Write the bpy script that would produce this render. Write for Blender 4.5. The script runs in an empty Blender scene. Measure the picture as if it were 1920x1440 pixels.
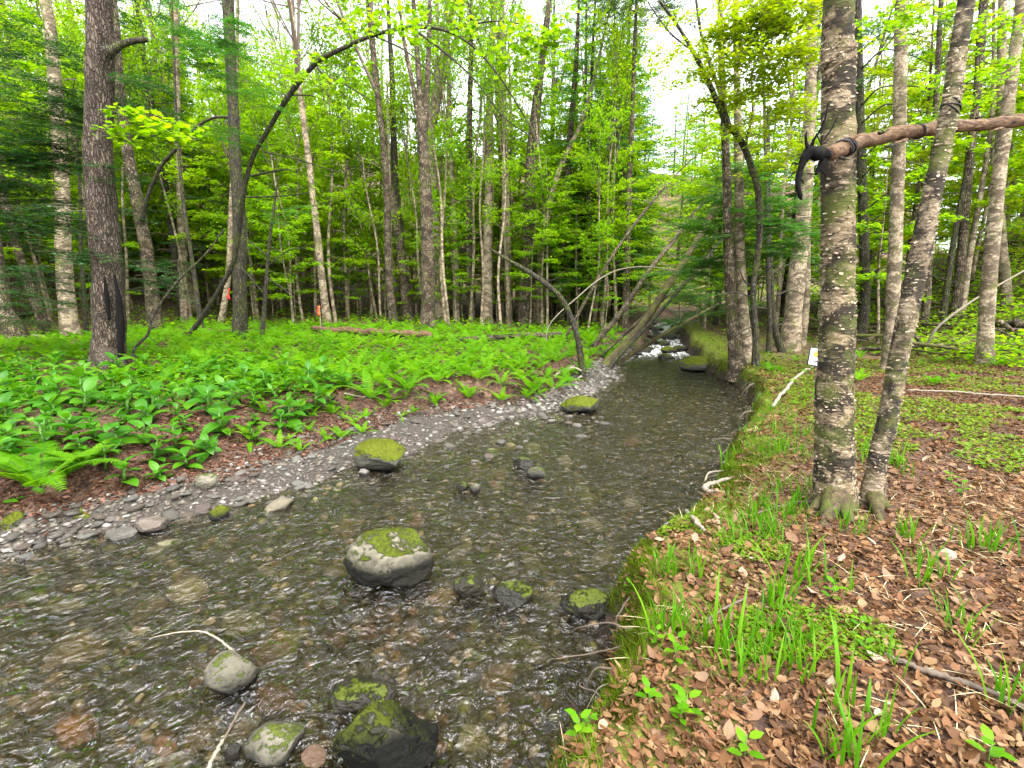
import bpy, bmesh, math, random
import numpy as np
from mathutils import Vector, Matrix

# ------------------------------------------------------------------ camera, sky, sun, exposure
C = bpy.context.scene.collection
SC = bpy.context.scene
CAM_Z, FPX, HORIZON = 1.5, 900.0, 550.0
PITCH = math.atan((720 - HORIZON) / FPX)
cd = bpy.data.cameras.new('camera'); cam = bpy.data.objects.new('camera', cd); C.objects.link(cam)
cam.location = (0, 0, CAM_Z); cam.rotation_euler = (math.pi / 2 - PITCH, 0, 0)
cd.sensor_width = 36.0; cd.lens = FPX / 1920 * 36; cd.clip_start = 0.05; cd.clip_end = 600
SC.camera = cam

SUN_EL, SUN_AZ = math.radians(62), math.radians(150)
w = bpy.data.worlds.new('World'); SC.world = w; w.use_nodes = True
nt = w.node_tree; nt.nodes.clear()
sky = nt.nodes.new('ShaderNodeTexSky'); sky.sky_type = 'NISHITA'; sky.sun_disc = False
sky.sun_elevation = SUN_EL; sky.sun_rotation = SUN_AZ; sky.air_density = 1.0; sky.dust_density = 1.5
hs = nt.nodes.new('ShaderNodeHueSaturation'); hs.inputs['Saturation'].default_value = 0.22
bg = nt.nodes.new('ShaderNodeBackground'); bg.inputs['Strength'].default_value = 0.15
wo = nt.nodes.new('ShaderNodeOutputWorld')
nt.links.new(sky.outputs[0], hs.inputs['Color']); nt.links.new(hs.outputs[0], bg.inputs['Color']); nt.links.new(bg.outputs[0], wo.inputs[0])

sd = bpy.data.lights.new('sun', 'SUN'); so = bpy.data.objects.new('sun', sd); C.objects.link(so)
sd.energy = 1.5; sd.angle = math.radians(60); sd.color = (1.0, 0.97, 0.92)
sdir = Vector((math.sin(SUN_AZ) * math.cos(SUN_EL), math.cos(SUN_AZ) * math.cos(SUN_EL), math.sin(SUN_EL)))
so.rotation_euler = (-sdir).to_track_quat('-Z', 'Y').to_euler()

SC.view_settings.view_transform = 'Standard'; SC.view_settings.look = 'None'
SC.view_settings.gamma = 1.0; SC.view_settings.use_curve_mapping = False
SC.view_settings.exposure = 2.75
SC.render.engine = 'CYCLES'
cy = SC.cycles
cy.use_denoising = True; cy.max_bounces = 14; cy.diffuse_bounces = 11; cy.glossy_bounces = 4
cy.transmission_bounces = 6; cy.transparent_max_bounces = 12; cy.sample_clamp_indirect = 6.0
cy.caustics_reflective = False; cy.blur_glossy = 0.5

RNG = np.random.default_rng(7)
random.seed(7)

# ------------------------------------------------------------------ noise
def _hash(i, j, k, seed):
    n = (i * 374761393 + j * 668265263 + k * 2147483647 + seed * 1274126177) & 0xFFFFFFFF
    n = ((n ^ (n >> 13)) * 1274126177) & 0xFFFFFFFF
    n = n ^ (n >> 16)
    return (n & 0xFFFF) / 65535.0

def vnoise(x, y, z=0.0, seed=0):
    x = np.asarray(x, float); y = np.asarray(y, float); z = np.asarray(z, float) + np.zeros_like(x)
    i, j, k = np.floor(x).astype(np.int64), np.floor(y).astype(np.int64), np.floor(z).astype(np.int64)
    fx, fy, fz = x - i, y - j, z - k
    fx, fy, fz = fx * fx * (3 - 2 * fx), fy * fy * (3 - 2 * fy), fz * fz * (3 - 2 * fz)
    def h(a, b, c): return _hash(i + a, j + b, k + c, seed)
    x00 = h(0, 0, 0) * (1 - fx) + h(1, 0, 0) * fx; x10 = h(0, 1, 0) * (1 - fx) + h(1, 1, 0) * fx
    x01 = h(0, 0, 1) * (1 - fx) + h(1, 0, 1) * fx; x11 = h(0, 1, 1) * (1 - fx) + h(1, 1, 1) * fx
    return ((x00 * (1 - fy) + x10 * fy) * (1 - fz) + (x01 * (1 - fy) + x11 * fy) * fz) * 2 - 1

def fbm(x, y, z=0.0, seed=0, octv=4):
    s = 0.0; a = 0.5; f = 1.0
    for o in range(octv):
        s = s + a * vnoise(np.asarray(x) * f, np.asarray(y) * f, np.asarray(z) * f, seed + o * 17); a *= 0.5; f *= 2.03
    return s

def sstep(a, b, x):
    t = np.clip((x - a) / (b - a), 0, 1); return t * t * (3 - 2 * t)

# ------------------------------------------------------------------ the lie of the land
LE = np.array([(-60, -45), (-20, -9), (-9, -1), (-5.6, 1.7), (-3.9, 3.1), (-3.36, 3.58), (-2.61, 4.06), (-1.79, 4.75), (-1.02, 5.49),
               (-0.43, 6.12), (0.33, 7.21), (1.0, 7.9), (1.78, 9.2), (2.65, 11.75), (3.6, 14.78), (5.06, 17.8), (6.5, 22.3), (7.9, 26.4),
               (12.2, 33), (24, 42), (52, 60), (110, 110), (200, 260)])
RE = np.array([(-40, -45), (-10, -10), (-3, -3), (-0.75, 0), (0.2, 1.67), (0.47, 2.16), (0.65, 2.77), (1.11, 3.27), (1.69, 4.06), (2.42, 5.31),
               (3.49, 6.9), (4.3, 8.29), (4.75, 9.6), (4.9, 11.75), (5.2, 13.6), (6.2, 17), (7.7, 22.3), (9.2, 26.4),
               (13.8, 33), (26, 42), (54, 60), (113, 110), (205, 260)])
GW = np.array([(-50, .4), (3.0, .40), (4.2, .60), (5.2, 1.15), (6.4, 2.1), (6.9, 2.1), (7.4, 1.4), (8, .95), (9.2, .7), (11, .9), (12.5, .7), (15, .5), (300, .5)])

def xL(y): return np.interp(y, LE[:, 1], LE[:, 0]) + 0.10 * vnoise(np.asarray(y) * 1.3, 3.0, seed=5)
def xR(y): return np.interp(y, RE[:, 1], RE[:, 0]) + 0.09 * vnoise(np.asarray(y) * 1.9, 8.0, seed=6) + 0.04 * vnoise(np.asarray(y) * 6.0, 8.0, seed=7)
def slopeL(y): return (np.interp(np.asarray(y) + .6, LE[:, 1], LE[:, 0]) - np.interp(np.asarray(y) - .6, LE[:, 1], LE[:, 0])) / 1.2
def slopeR(y): return (np.interp(np.asarray(y) + .6, RE[:, 1], RE[:, 0]) - np.interp(np.asarray(y) - .6, RE[:, 1], RE[:, 0])) / 1.2
def ZW(y): return -0.45 + 0.30 * sstep(16.5, 27, y) + 0.030 * np.maximum(np.asarray(y, float) - 27, 0)
def dist(x, y):
    dl = (xL(y) - x) / np.sqrt(1 + slopeL(y) ** 2); dr = (x - xR(y)) / np.sqrt(1 + slopeR(y) ** 2)
    return dl, dr
def softplus(t, k): return k * np.log1p(np.exp(np.clip(t / k, -30, 30)))

def H(x, y):
    x = np.asarray(x, float); y = np.asarray(y, float)
    dl, dr = dist(x, y); zw = ZW(y)
    depth = np.minimum(sstep(0, 1.3, -dl), 1) * np.minimum(sstep(0, .3, -dr), 1)
    bed = zw - 0.03 - 0.15 * depth + 0.05 * fbm(x * 2.2, y * 2.2, seed=11) - 0.05 * sstep(17, 20, y) * 0
    bed = bed + 0.10 * sstep(16.5, 19, y) * sstep(0.15, .5, fbm(x * 1.7, y * 1.7, seed=31) + .25) * (y < 60)
    # right bank: an undercut turf edge, then flat leaf litter, then the valley side
    top = 0.40 + 0.05 * vnoise(y * .8, 1.0, seed=9) + 0.06 * fbm(x * .7, y * .7, seed=12) + 0.02 * fbm(x * 4, y * 4, seed=13)
    hr = zw - 0.08 + (0.08 + top) * sstep(-0.02, 0.22, dr) + 0.05 * sstep(0.2, 3, dr)
    hr = hr + 0.085 * fbm(x * 6.5, y * 6.5, seed=19) * sstep(0.0, .1, dr) * (1 - sstep(.3, .6, dr))
    hr = hr + 0.42 * softplus(dr - 5.6, 0.9) * sstep(-6, 8, y) + 0.02 * np.maximum(y - 12, 0)
    # left bank: gravel bar, low step, fern flat, valley side
    gw = np.interp(y, GW[:, 1] * 0 + GW[:, 0], GW[:, 1])
    n1 = 0.05 * fbm(x * 1.5, y * 1.5, seed=14) + 0.03 * fbm(x * 5, y * 5, seed=15)
    hl = zw - 0.03 + 0.22 * sstep(0, 1, dl / gw) + n1 * sstep(0.05, .5, dl) + (0.30 + 0.06 * vnoise(y * .9, 4.0, seed=16)) * sstep(gw * .9, gw * .9 + .55, dl) + 0.16 * sstep(2, 8, dl)
    s = (-x * 0.30 + y * 0.95)
    hl = hl + 0.38 * softplus(s - 25, 2.0) * sstep(2, 26, dl) + 0.12 * softplus(-x - 16, 2)
    far = sstep(60, 150, np.sqrt(x * x + y * y))
    h = np.where(dl > 0, hl, np.where(dr > -0.02, hr, bed))
    h = np.where(h > 16, 16 + 14 * np.tanh((h - 16) / 14), h)
    return h

def ray(px, py):
    u = (px - 960) / FPX; v = -(py - 720) / FPX; c, s = math.cos(PITCH), math.sin(PITCH)
    return np.array((u, c + v * s, -s + v * c))
def at(px, py, Y):
    d = ray(px, py); return np.array((0, 0, CAM_Z)) + d * (Y / d[1])
_T = np.concatenate([np.arange(1.0, 12, .02), np.arange(12, 80, .1)])
def ground(px, py):
    "where the line of sight through a pixel of the photograph meets the ground"
    d = ray(px, py); P = d[None, :] * _T[:, None] + np.array((0, 0, CAM_Z))
    k = np.nonzero(P[:, 2] < H(P[:, 0], P[:, 1]))[0]
    p = P[k[0]] if len(k) else P[-1]
    return np.array((p[0], p[1], float(H(p[0], p[1]))))
def pxsize(p, wpx):
    "size in metres of wpx pixels at point p"
    return wpx * (p[1] * math.cos(PITCH) - (p[2] - CAM_Z) * math.sin(PITCH)) / FPX

# ------------------------------------------------------------------ mesh building
class MB:
    def __init__(self): self.V = []; self.F = []; self.M = []; self.n = 0
    def add(self, V, F, m=0):
        V = np.asarray(V, float).reshape(-1, 3); F = np.asarray(F, np.int64)
        self.V.append(V); self.F.append(F + self.n); self.M.append(np.full(len(F), m, np.int32)); self.n += len(V)
    def mesh(self, name, mats, smooth=False):
        me = bpy.data.meshes.new(name)
        if not self.V: return me
        V = np.concatenate(self.V); me.vertices.add(len(V)); me.vertices.foreach_set('co', V.astype(np.float32).ravel())
        L = np.concatenate([f.ravel() for f in self.F]); tot = np.concatenate([np.full(len(f), f.shape[1]) for f in self.F])
        st = np.concatenate([[0], np.cumsum(tot)[:-1]])
        me.loops.add(len(L)); me.loops.foreach_set('vertex_index', L.astype(np.int32))
        me.polygons.add(len(tot)); me.polygons.foreach_set('loop_start', st.astype(np.int32))
        me.polygons.foreach_set('material_index', np.concatenate(self.M))
        if smooth: me.polygons.foreach_set('use_smooth', np.ones(len(tot), bool))
        for m in mats: me.materials.append(m)
        me.update(calc_edges=True)
        return me

def norm(v): return v / np.maximum(np.linalg.norm(v, axis=-1, keepdims=True), 1e-9)
def tube(mb, P, R, seg=6, m=0, bump=0.0, seed=0, cap=True, freq=3.0):
    P = np.asarray(P, float); R = np.asarray(R, float) + np.zeros(len(P)); n = len(P)
    T = norm(np.gradient(P, axis=0)); a = np.array((0, 0, 1.0)) if abs(T[0][2]) < .9 else np.array((1.0, 0, 0))
    U = np.empty_like(P); u = norm(np.cross(T[0], a))
    for i in range(n):
        u = norm(u - T[i] * np.dot(u, T[i])); U[i] = u
    W = np.cross(T, U); th = np.linspace(0, 2 * math.pi, seg, endpoint=False)
    D = np.cos(th)[None, :, None] * U[:, None, :] + np.sin(th)[None, :, None] * W[:, None, :]
    rr = R[:, None] * np.ones(seg)[None]
    if bump:
        q = P[:, None, :] + D * R[:, None, None]
        rr = rr * (1 + bump * fbm(q[..., 0] * freq, q[..., 1] * freq, q[..., 2] * freq * .5, seed=seed, octv=4))
    V = P[:, None, :] + D * rr[..., None]
    idx = np.arange(n * seg).reshape(n, seg); nx = np.roll(idx, -1, 1)
    F = np.stack([idx[:-1], nx[:-1], nx[1:], idx[1:]], -1).reshape(-1, 4)
    V = V.reshape(-1, 3)
    base = mb.n
    mb.add(V, F, m)
    if cap:
        mb.F.append((base + np.array([idx[0][::-1]]))); mb.M.append(np.array([m], np.int32))
        mb.F.append((base + np.array([idx[-1]]))); mb.M.append(np.array([m], np.int32))

def curve(pts, n):
    "Catmull-Rom through the points (any number of columns)"
    P = np.asarray(pts, float); k = len(P)
    if k == 2: return P[0] + (P[1] - P[0]) * np.linspace(0, 1, n)[:, None]
    Q = np.vstack([2 * P[0] - P[1], P, 2 * P[-1] - P[-2]]); t = np.linspace(0, k - 1 - 1e-6, n); i = t.astype(int); f = (t - i)[:, None]
    p0, p1, p2, p3 = Q[i], Q[i + 1], Q[i + 2], Q[i + 3]
    return .5 * (2 * p1 + (p2 - p0) * f + (2 * p0 - 5 * p1 + 4 * p2 - p3) * f ** 2 + (3 * p1 - p0 - 3 * p2 + p3) * f ** 3)

def scatter(mb, T, P, X, N, S, m=0):
    "copies of a small template (V, F) at points P with long axis X, normal N and size S"
    TV, TF = T; P = np.asarray(P, float); n = len(P)
    if n == 0: return
    X = norm(np.asarray(X, float)); N = np.asarray(N, float); N = norm(N - X * (N * X).sum(-1, keepdims=True)); Y = np.cross(N, X)
    S = np.asarray(S, float); S = np.repeat(S[:, None], 3, 1) if S.ndim == 1 else S
    V = P[:, None] + (TV[None, :, 0, None] * S[:, None, 0, None]) * X[:, None] + (TV[None, :, 1, None] * S[:, None, 1, None]) * Y[:, None] + (TV[None, :, 2, None] * S[:, None, 2, None]) * N[:, None]
    F = TF[None] + (np.arange(n) * len(TV))[:, None, None]
    mb.add(V.reshape(-1, 3), F.reshape(-1, TF.shape[1]), m)

def T_(v, f): return np.array(v, float), np.array(f, np.int64)
LEAF = T_([(0, 0, 0), (.45, .30, .06), (1, 0, -.08), (.45, -.30, .06)], [(0, 3, 2), (0, 2, 1)])
NEEDLE = T_([(0, 0, 0), (.5, .17, 0), (1, 0, -.03), (.5, -.17, 0)], [(0, 3, 2), (0, 2, 1)])
PINNA = T_([(0, -.11, 0), (0, .11, 0), (.55, .13, .02), (1, 0, -.12), (.55, -.10, .02)], [(0, 4, 1), (4, 2, 1), (4, 3, 2)])
_ml = [(0, .06), (-.10, .36), (.16, .27), (.30, .56), (.42, .40), (.62, .47), (.60, .24), (1.0, 0)]
_mv = [(0.02, 0, 0)] + [(a, b, .10 * abs(b)) for a, b in _ml] + [(a, -b, .10 * abs(b)) for a, b in _ml[-2::-1]]
MAPLE = T_(_mv, [(0, i, i + 1) for i in range(1, len(_mv) - 1)] + [(0, len(_mv) - 1, 1)])
DEAD = T_([(0, 0, .02), (.35, .26, .14), (.45, 0, 0), (.35, -.28, .10), (.75, .22, .06), (.72, -.22, .20), (1, .02, .12)],
          [(0, 2, 1), (0, 3, 2), (1, 2, 4), (2, 3, 5), (2, 6, 4), (2, 5, 6)])
DEADB = T_([(0, 0, 0), (.3, .17, .16), (.5, 0, .05), (.4, -.20, .20), (.75, .12, .20), (.7, -.15, .05), (1.1, -.03, .22)], [(0, 2, 1), (0, 3, 2), (1, 2, 4), (2, 3, 5), (2, 6, 4), (2, 5, 6)])
DEADC = T_([(0, 0, .1), (.18, .40, .10), (.42, .18, .02), (.62, .45, .22), (1, .05, .05), (.66, -.38, .02), (.4, -.2, .05), (.15, -.36, .24)], [(0, 2, 1), (0, 6, 2), (2, 4, 3), (2, 6, 4), (6, 5, 4), (0, 7, 6)])
BLADE = T_([(0, -.5, 0), (0, .5, 0), (.35, .55, .03), (.35, -.55, .03), (.7, .42, -.03), (.7, -.42, -.03), (1, 0, -.16)],
           [(0, 3, 1), (1, 3, 2), (3, 5, 2), (2, 5, 4), (5, 6, 4)])
MOSSB = T_([(0, -.2, 0), (0, .2, 0), (1, 0, 0)], [(0, 2, 1)])

def rv(n, rng=None): return norm((rng or RNG).normal(size=(n, 3)))

# ------------------------------------------------------------------ things
CN = {}
def link(name, data=None, parent=None, loc=None, rot=None, scale=None):
    o = bpy.data.objects.new(name, data); C.objects.link(o)
    if parent is not None: o.parent = parent
    if loc is not None: o.location = [float(a) for a in loc]
    if rot is not None: o.rotation_euler = [float(a) for a in rot]
    if scale is not None: o.scale = (scale,) * 3 if np.isscalar(scale) else [float(a) for a in scale]
    return o
def tag(o, label=None, cat=None, group=None, kind=None):
    if label: o['label'] = label
    if cat: o['category'] = cat
    if group: o['group'] = group
    if kind: o['kind'] = kind
    return o

# ------------------------------------------------------------------ materials
def newmat(name):
    m = bpy.data.materials.new(name); m.use_nodes = True; m.node_tree.nodes.clear(); return m, m.node_tree
def N_(nt, t, **k):
    n = nt.nodes.new(t)
    for a, b in k.items():
        if a in n.inputs.keys() if hasattr(n.inputs, 'keys') else False: n.inputs[a].default_value = b
        else: setattr(n, a, b)
    return n
def ramp(nt, src, stops, interp='LINEAR'):
    r = nt.nodes.new('ShaderNodeValToRGB'); e = r.color_ramp.elements; r.color_ramp.interpolation = interp
    e[0].position, e[0].color = stops[0][0], (*stops[0][1], 1); e[1].position, e[1].color = stops[-1][0], (*stops[-1][1], 1)
    for p, c in stops[1:-1]:
        q = e.new(p); q.color = (*c, 1)
    nt.links.new(src, r.inputs[0]); return r.outputs[0]
def noise_tex(nt, vec, scale, detail=6, rough=.6, dist=0.0):
    n = nt.nodes.new('ShaderNodeTexNoise'); n.inputs['Scale'].default_value = scale; n.inputs['Detail'].default_value = detail
    n.inputs['Roughness'].default_value = rough; n.inputs['Distortion'].default_value = dist
    if vec is not None: nt.links.new(vec, n.inputs['Vector'])
    return n.outputs['Fac']
def mapping(nt, vec, scale):
    n = nt.nodes.new('ShaderNodeMapping'); n.inputs['Scale'].default_value = scale; nt.links.new(vec, n.inputs['Vector']); return n.outputs[0]
def mixc(nt, fac, a, b, mode='MIX'):
    n = nt.nodes.new('ShaderNodeMix'); n.data_type = 'RGBA'; n.blend_type = mode
    for s, v in ((0, fac), (6, a), (7, b)):
        if isinstance(v, (int, float)): n.inputs[s].default_value = v
        elif isinstance(v, tuple): n.inputs[s].default_value = (*v, 1)
        else: nt.links.new(v, n.inputs[s])
    return n.outputs[2]
def math_(nt, op, a, b=None):
    n = nt.nodes.new('ShaderNodeMath'); n.operation = op
    for s, v in ((0, a), (1, b)):
        if v is None: continue
        if isinstance(v, (int, float)): n.inputs[s].default_value = v
        else: nt.links.new(v, n.inputs[s])
    return n.outputs[0]
def bump(nt, h, strength=.5, dist=.02):
    n = nt.nodes.new('ShaderNodeBump'); n.inputs['Strength'].default_value = strength; n.inputs['Distance'].default_value = dist
    nt.links.new(h, n.inputs['Height']); return n.outputs[0]
def finish(nt, color, rough=.8, nrm=None, spec=.3):
    b = nt.nodes.new('ShaderNodeBsdfPrincipled'); o = nt.nodes.new('ShaderNodeOutputMaterial')
    if isinstance(color, tuple): b.inputs['Base Color'].default_value = (*color, 1)
    else: nt.links.new(color, b.inputs['Base Color'])
    if isinstance(rough, (int, float)): b.inputs['Roughness'].default_value = rough
    else: nt.links.new(rough, b.inputs['Roughness'])
    b.inputs['Specular IOR Level'].default_value = spec
    if nrm is not None: nt.links.new(nrm, b.inputs['Normal'])
    nt.links.new(b.outputs[0], o.inputs[0]); return b

def leafmat(name, stops, tmul=1.6, tfac=.45, rough=.5, spec=.25, objvar=.35):
    m, t = newmat(name)
    g = t.nodes.new('ShaderNodeNewGeometry'); oi = t.nodes.new('ShaderNodeObjectInfo')
    f = math_(t, 'ADD', math_(t, 'MULTIPLY', g.outputs['Random Per Island'], 1 - objvar), math_(t, 'MULTIPLY', oi.outputs['Random'], objvar))
    c = ramp(t, f, stops)
    b = t.nodes.new('ShaderNodeBsdfPrincipled'); b.inputs['Roughness'].default_value = rough; b.inputs['Specular IOR Level'].default_value = spec
    t.links.new(c, b.inputs['Base Color'])
    tr = t.nodes.new('ShaderNodeBsdfTranslucent'); t.links.new(mixc(t, 1.0, c, (tmul, tmul * .95, tmul * .6), 'MULTIPLY'), tr.inputs['Color'])
    mx = t.nodes.new('ShaderNodeMixShader'); mx.inputs[0].default_value = tfac
    t.links.new(b.outputs[0], mx.inputs[1]); t.links.new(tr.outputs[0], mx.inputs[2])
    o = t.nodes.new('ShaderNodeOutputMaterial'); t.links.new(mx.outputs[0], o.inputs[0]); return m

def barkmat(name, dark, mid, light, sc=(9, 9, 2.0), moss=0.0, strength=.8, detail_scale=5.0, bands=None, furrow=False):
    m, t = newmat(name)
    tc = t.nodes.new('ShaderNodeTexCoord'); oi = t.nodes.new('ShaderNodeObjectInfo')
    v = t.nodes.new('ShaderNodeVectorMath'); v.operation = 'ADD'; t.links.new(tc.outputs['Object'], v.inputs[0])
    cmb = t.nodes.new('ShaderNodeCombineXYZ'); t.links.new(math_(t, 'MULTIPLY', oi.outputs['Random'], 0 if 'peel' in name else 40), cmb.inputs[0]); t.links.new(cmb.outputs[0], v.inputs[1])
    vec = v.outputs[0]
    a = noise_tex(t, mapping(t, vec, sc), detail_scale, 8, .68, .6)
    big = noise_tex(t, vec, 2.3, 4, .6)
    fine = noise_tex(t, mapping(t, vec, tuple(x * 4 for x in sc)), detail_scale, 5, .7)
    f = math_(t, 'ADD', math_(t, 'MULTIPLY', a, .75), math_(t, 'MULTIPLY', fine, .25))
    c = ramp(t, f, [(.36, dark), (.50, mid), (.63, light)])
    c = mixc(t, ramp(t, big, [(.45, (0, 0, 0)), (.68, (.7, .7, .7))]), c, mid)
    if bands:
        pn = noise_tex(t, mapping(t, vec, (2.2, 2.2, 3.4)), 1.6, 6, .72, .8)
        c = mixc(t, ramp(t, pn, [(.455 if 'peel' in name else .475, (0, 0, 0)), (.52 if 'peel' in name else .535, (.92,) * 3)]), c, bands)
    if moss:
        mn = noise_tex(t, vec, 3.5, 6, .7)
        c = mixc(t, ramp(t, mn, [(.56 - moss * .25, (0, 0, 0)), (.68 - moss * .2, (.8,) * 3)]), c, (.085, .10, .018))
    if furrow:
        vo = t.nodes.new('ShaderNodeTexVoronoi'); vo.feature = 'DISTANCE_TO_EDGE'; vo.inputs['Scale'].default_value = 1.0
        wv = t.nodes.new('ShaderNodeVectorMath'); wv.operation = 'ADD'; t.links.new(mapping(t, vec, (26, 26, 6.5)), wv.inputs[0])
        wn = t.nodes.new('ShaderNodeTexNoise'); wn.inputs['Scale'].default_value = 7; wn.inputs['Detail'].default_value = 4; t.links.new(vec, wn.inputs['Vector'])
        ws = t.nodes.new('ShaderNodeVectorMath'); ws.operation = 'SCALE'; ws.inputs['Scale'].default_value = 2.6; t.links.new(wn.outputs['Color'], ws.inputs[0]); t.links.new(ws.outputs[0], wv.inputs[1])
        t.links.new(wv.outputs[0], vo.inputs['Vector'])
        fu = ramp(t, vo.outputs['Distance'], [(.0, (0, 0, 0)), (.22, (1, 1, 1))])
        c = mixc(t, math_(t, 'MULTIPLY', math_(t, 'SUBTRACT', 1.0, fu), .85), c, dark); f = math_(t, 'ADD', math_(t, 'MULTIPLY', f, .5), math_(t, 'MULTIPLY', fu, .6))
    n = bump(t, f, strength, .03)
    finish(t, c, .85, n, .2); return m

def rockmat(name, cols, moss=0.0, wet=None, mosscol=(.045, .058, .004)):
    m, t = newmat(name)
    tc = t.nodes.new('ShaderNodeTexCoord'); oi = t.nodes.new('ShaderNodeObjectInfo'); g = t.nodes.new('ShaderNodeNewGeometry')
    v = t.nodes.new('ShaderNodeVectorMath'); v.operation = 'ADD'; t.links.new(tc.outputs['Object'], v.inputs[0])
    cmb = t.nodes.new('ShaderNodeCombineXYZ'); t.links.new(math_(t, 'MULTIPLY', oi.outputs['Random'], 30), cmb.inputs[0]); t.links.new(cmb.outputs[0], v.inputs[1])
    vec = v.outputs[0]
    a = noise_tex(t, vec, 5, 8, .65, .3); fine = noise_tex(t, vec, 40, 6, .7)
    base = ramp(t, math_(t, 'ADD', math_(t, 'MULTIPLY', oi.outputs['Random'], .6), math_(t, 'MULTIPLY', a, .4)), [(i / (len(cols) - 1) * .8 + .1, c) for i, c in enumerate(cols)])
    c = mixc(t, ramp(t, a, [(.35, (.55,) * 3), (.65, (0, 0, 0))]), base, mixc(t, 1.0, base, (.45, .43, .40), 'MULTIPLY'))
    lich = .0 if wet is not None else .15 if 'dark' in name or name == 'mossy rock' else .6
    c = mixc(t, ramp(t, fine, [(.62, (0, 0, 0)), (.72, (lich,) * 3)]), c, (.22, .23, .18))
    hh = math_(t, 'ADD', math_(t, 'MULTIPLY', a, .7), math_(t, 'MULTIPLY', fine, .3))
    rough = .75
    if moss:
        sx = t.nodes.new('ShaderNodeSeparateXYZ'); t.links.new(g.outputs['Normal'], sx.inputs[0])
        mm = math_(t, 'ADD', math_(t, 'MULTIPLY', sx.outputs[2], .55), math_(t, 'MULTIPLY', noise_tex(t, vec, 6.0, 8, .75), 1.5)); mm = math_(t, 'SUBTRACT', mm, .25)
        fac = ramp(t, mm, [(1.02 - moss * .6, (0, 0, 0)), (1.12 - moss * .6, (1, 1, 1))])
        mcol = ramp(t, noise_tex(t, vec, 60, 4, .7), [(.3, tuple(x * .45 for x in mosscol)), (.7, tuple(x * 1.6 for x in mosscol))])
        c = mixc(t, fac, c, mcol); hh = math_(t, 'ADD', hh, math_(t, 'MULTIPLY', fac, .5))
    sz = t.nodes.new('ShaderNodeSeparateXYZ'); t.links.new(g.outputs['Position'], sz.inputs[0])
    th_ = .54 if name in ('half mossy rock', 'dark mossy rock') else .42
    wl = ramp(t, math_(t, 'ADD', math_(t, 'ADD', sz.outputs[2], .80), math_(t, 'MULTIPLY', a, .12)), [(th_, (1, 1, 1)), (th_ + .09, (0, 0, 0))])   # the wet foot of a rock standing in the stream
    if wet is None and 'stone' not in name: c = mixc(t, math_(t, 'MULTIPLY', wl, .95), c, (.004, .004, .003))
    finish(t, c, rough if wet is None else wet, bump(t, hh, 1.0, .035), .12 if 'mossy' in name else .25 if wet is None else .22); return m

def plain(name, c, rough=.6, var=.25, scale=30, spec=.3):
    m, t = newmat(name); tc = t.nodes.new('ShaderNodeTexCoord'); a = noise_tex(t, tc.outputs['Object'], scale, 6, .65)
    col = ramp(t, a, [(.3, tuple(x * (1 - var) for x in c)), (.7, tuple(x * (1 + var) for x in c))])
    finish(t, col, rough, bump(t, a, .4, .01), spec); return m

M = {}
M['lime'] = leafmat('spring leaf', [(0, (.075, .20, .002)), (.5, (.155, .30, .003)), (1, (.245, .34, .004))], 1.75, .55, .6, .10)
M['yellow'] = leafmat('yellow spring leaf', [(0, (.13, .25, .002)), (.5, (.21, .31, .003)), (1, (.28, .31, .005))], 1.6, .5, .6, .10)
M['green'] = leafmat('broad leaf', [(0, (.045, .17, .010)), (.5, (.075, .24, .012)), (1, (.12, .30, .015))], 1.6, .45)
M['hemlock'] = leafmat('hemlock needle', [(0, (.012, .055, .012)), (.5, (.025, .095, .018)), (1, (.05, .15, .02))], 1.3, .3, .45)
M['hemlock2'] = leafmat('young hemlock needle', [(0, (.03, .13, .015)), (.5, (.055, .20, .02)), (1, (.10, .27, .018))], 1.4, .4, .55, .12)
M['fern'] = leafmat('fern frond', [(0, (.036, .13, .002)), (.5, (.085, .235, .003)), (1, (.155, .31, .005))], 1.5, .5, .6, .1, objvar=.6)
M['hell'] = leafmat('pleated leaf', [(0, (.014, .070, .003)), (.5, (.036, .145, .004)), (1, (.095, .235, .005))], 1.6, .4, .42, .28, .4)
M['grass'] = leafmat('grass blade', [(0, (.032, .13, .003)), (.5, (.075, .215, .004)), (1, (.15, .28, .008))], 1.5, .45, .5, .15, .25)
M['cover'] = leafmat('ground cover', [(0, (.065, .14, .003)), (.5, (.11, .20, .004)), (1, (.17, .24, .008))], 1.5, .45)
M['moss'] = leafmat('moss strand', [(0, (.028, .040, .003)), (.5, (.058, .074, .004)), (1, (.11, .115, .006))], 1.2, .3, .8, .1)
M['dead'] = leafmat('dead leaf', [(0, (.020, .010, .005)), (.25, (.080, .038, .016)), (.5, (.165, .075, .032)), (.68, (.20, .115, .052)), (.86, (.31, .20, .11)), (1, (.44, .34, .22))], .8, .25, .7, .2)
M['dead2'] = leafmat('wet dead leaf', [(0, (.026, .012, .008)), (.45, (.115, .047, .026)), (.85, (.21, .105, .062)), (1, (.34, .24, .17))], .8, .2, .6, .3)
M['dead_pale'] = leafmat('pale dead leaf', [(0, (.13, .065, .035)), (.6, (.22, .135, .08)), (1, (.34, .26, .19))], .8, .25, .7, .2, .9)
M['straw'] = plain('dry grass', (.42, .34, .20), .8)
M['stem'] = plain('plant stem', (.07, .16, .02), .6)
M['twig'] = plain('twig', (.10, .075, .055), .85)
M['paletwig'] = plain('bleached stick', (.21, .175, .13), .85, .5, 45)
M['twigmoss'] = plain('mossy twig', (.055, .05, .022), .9)
M['bark_hem'] = barkmat('furrowed bark', (.012, .009, .006), (.085, .064, .046), (.20, .16, .12), (7, 7, 1.6), 0.0, 1.0, 3.5, None, True)
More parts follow.
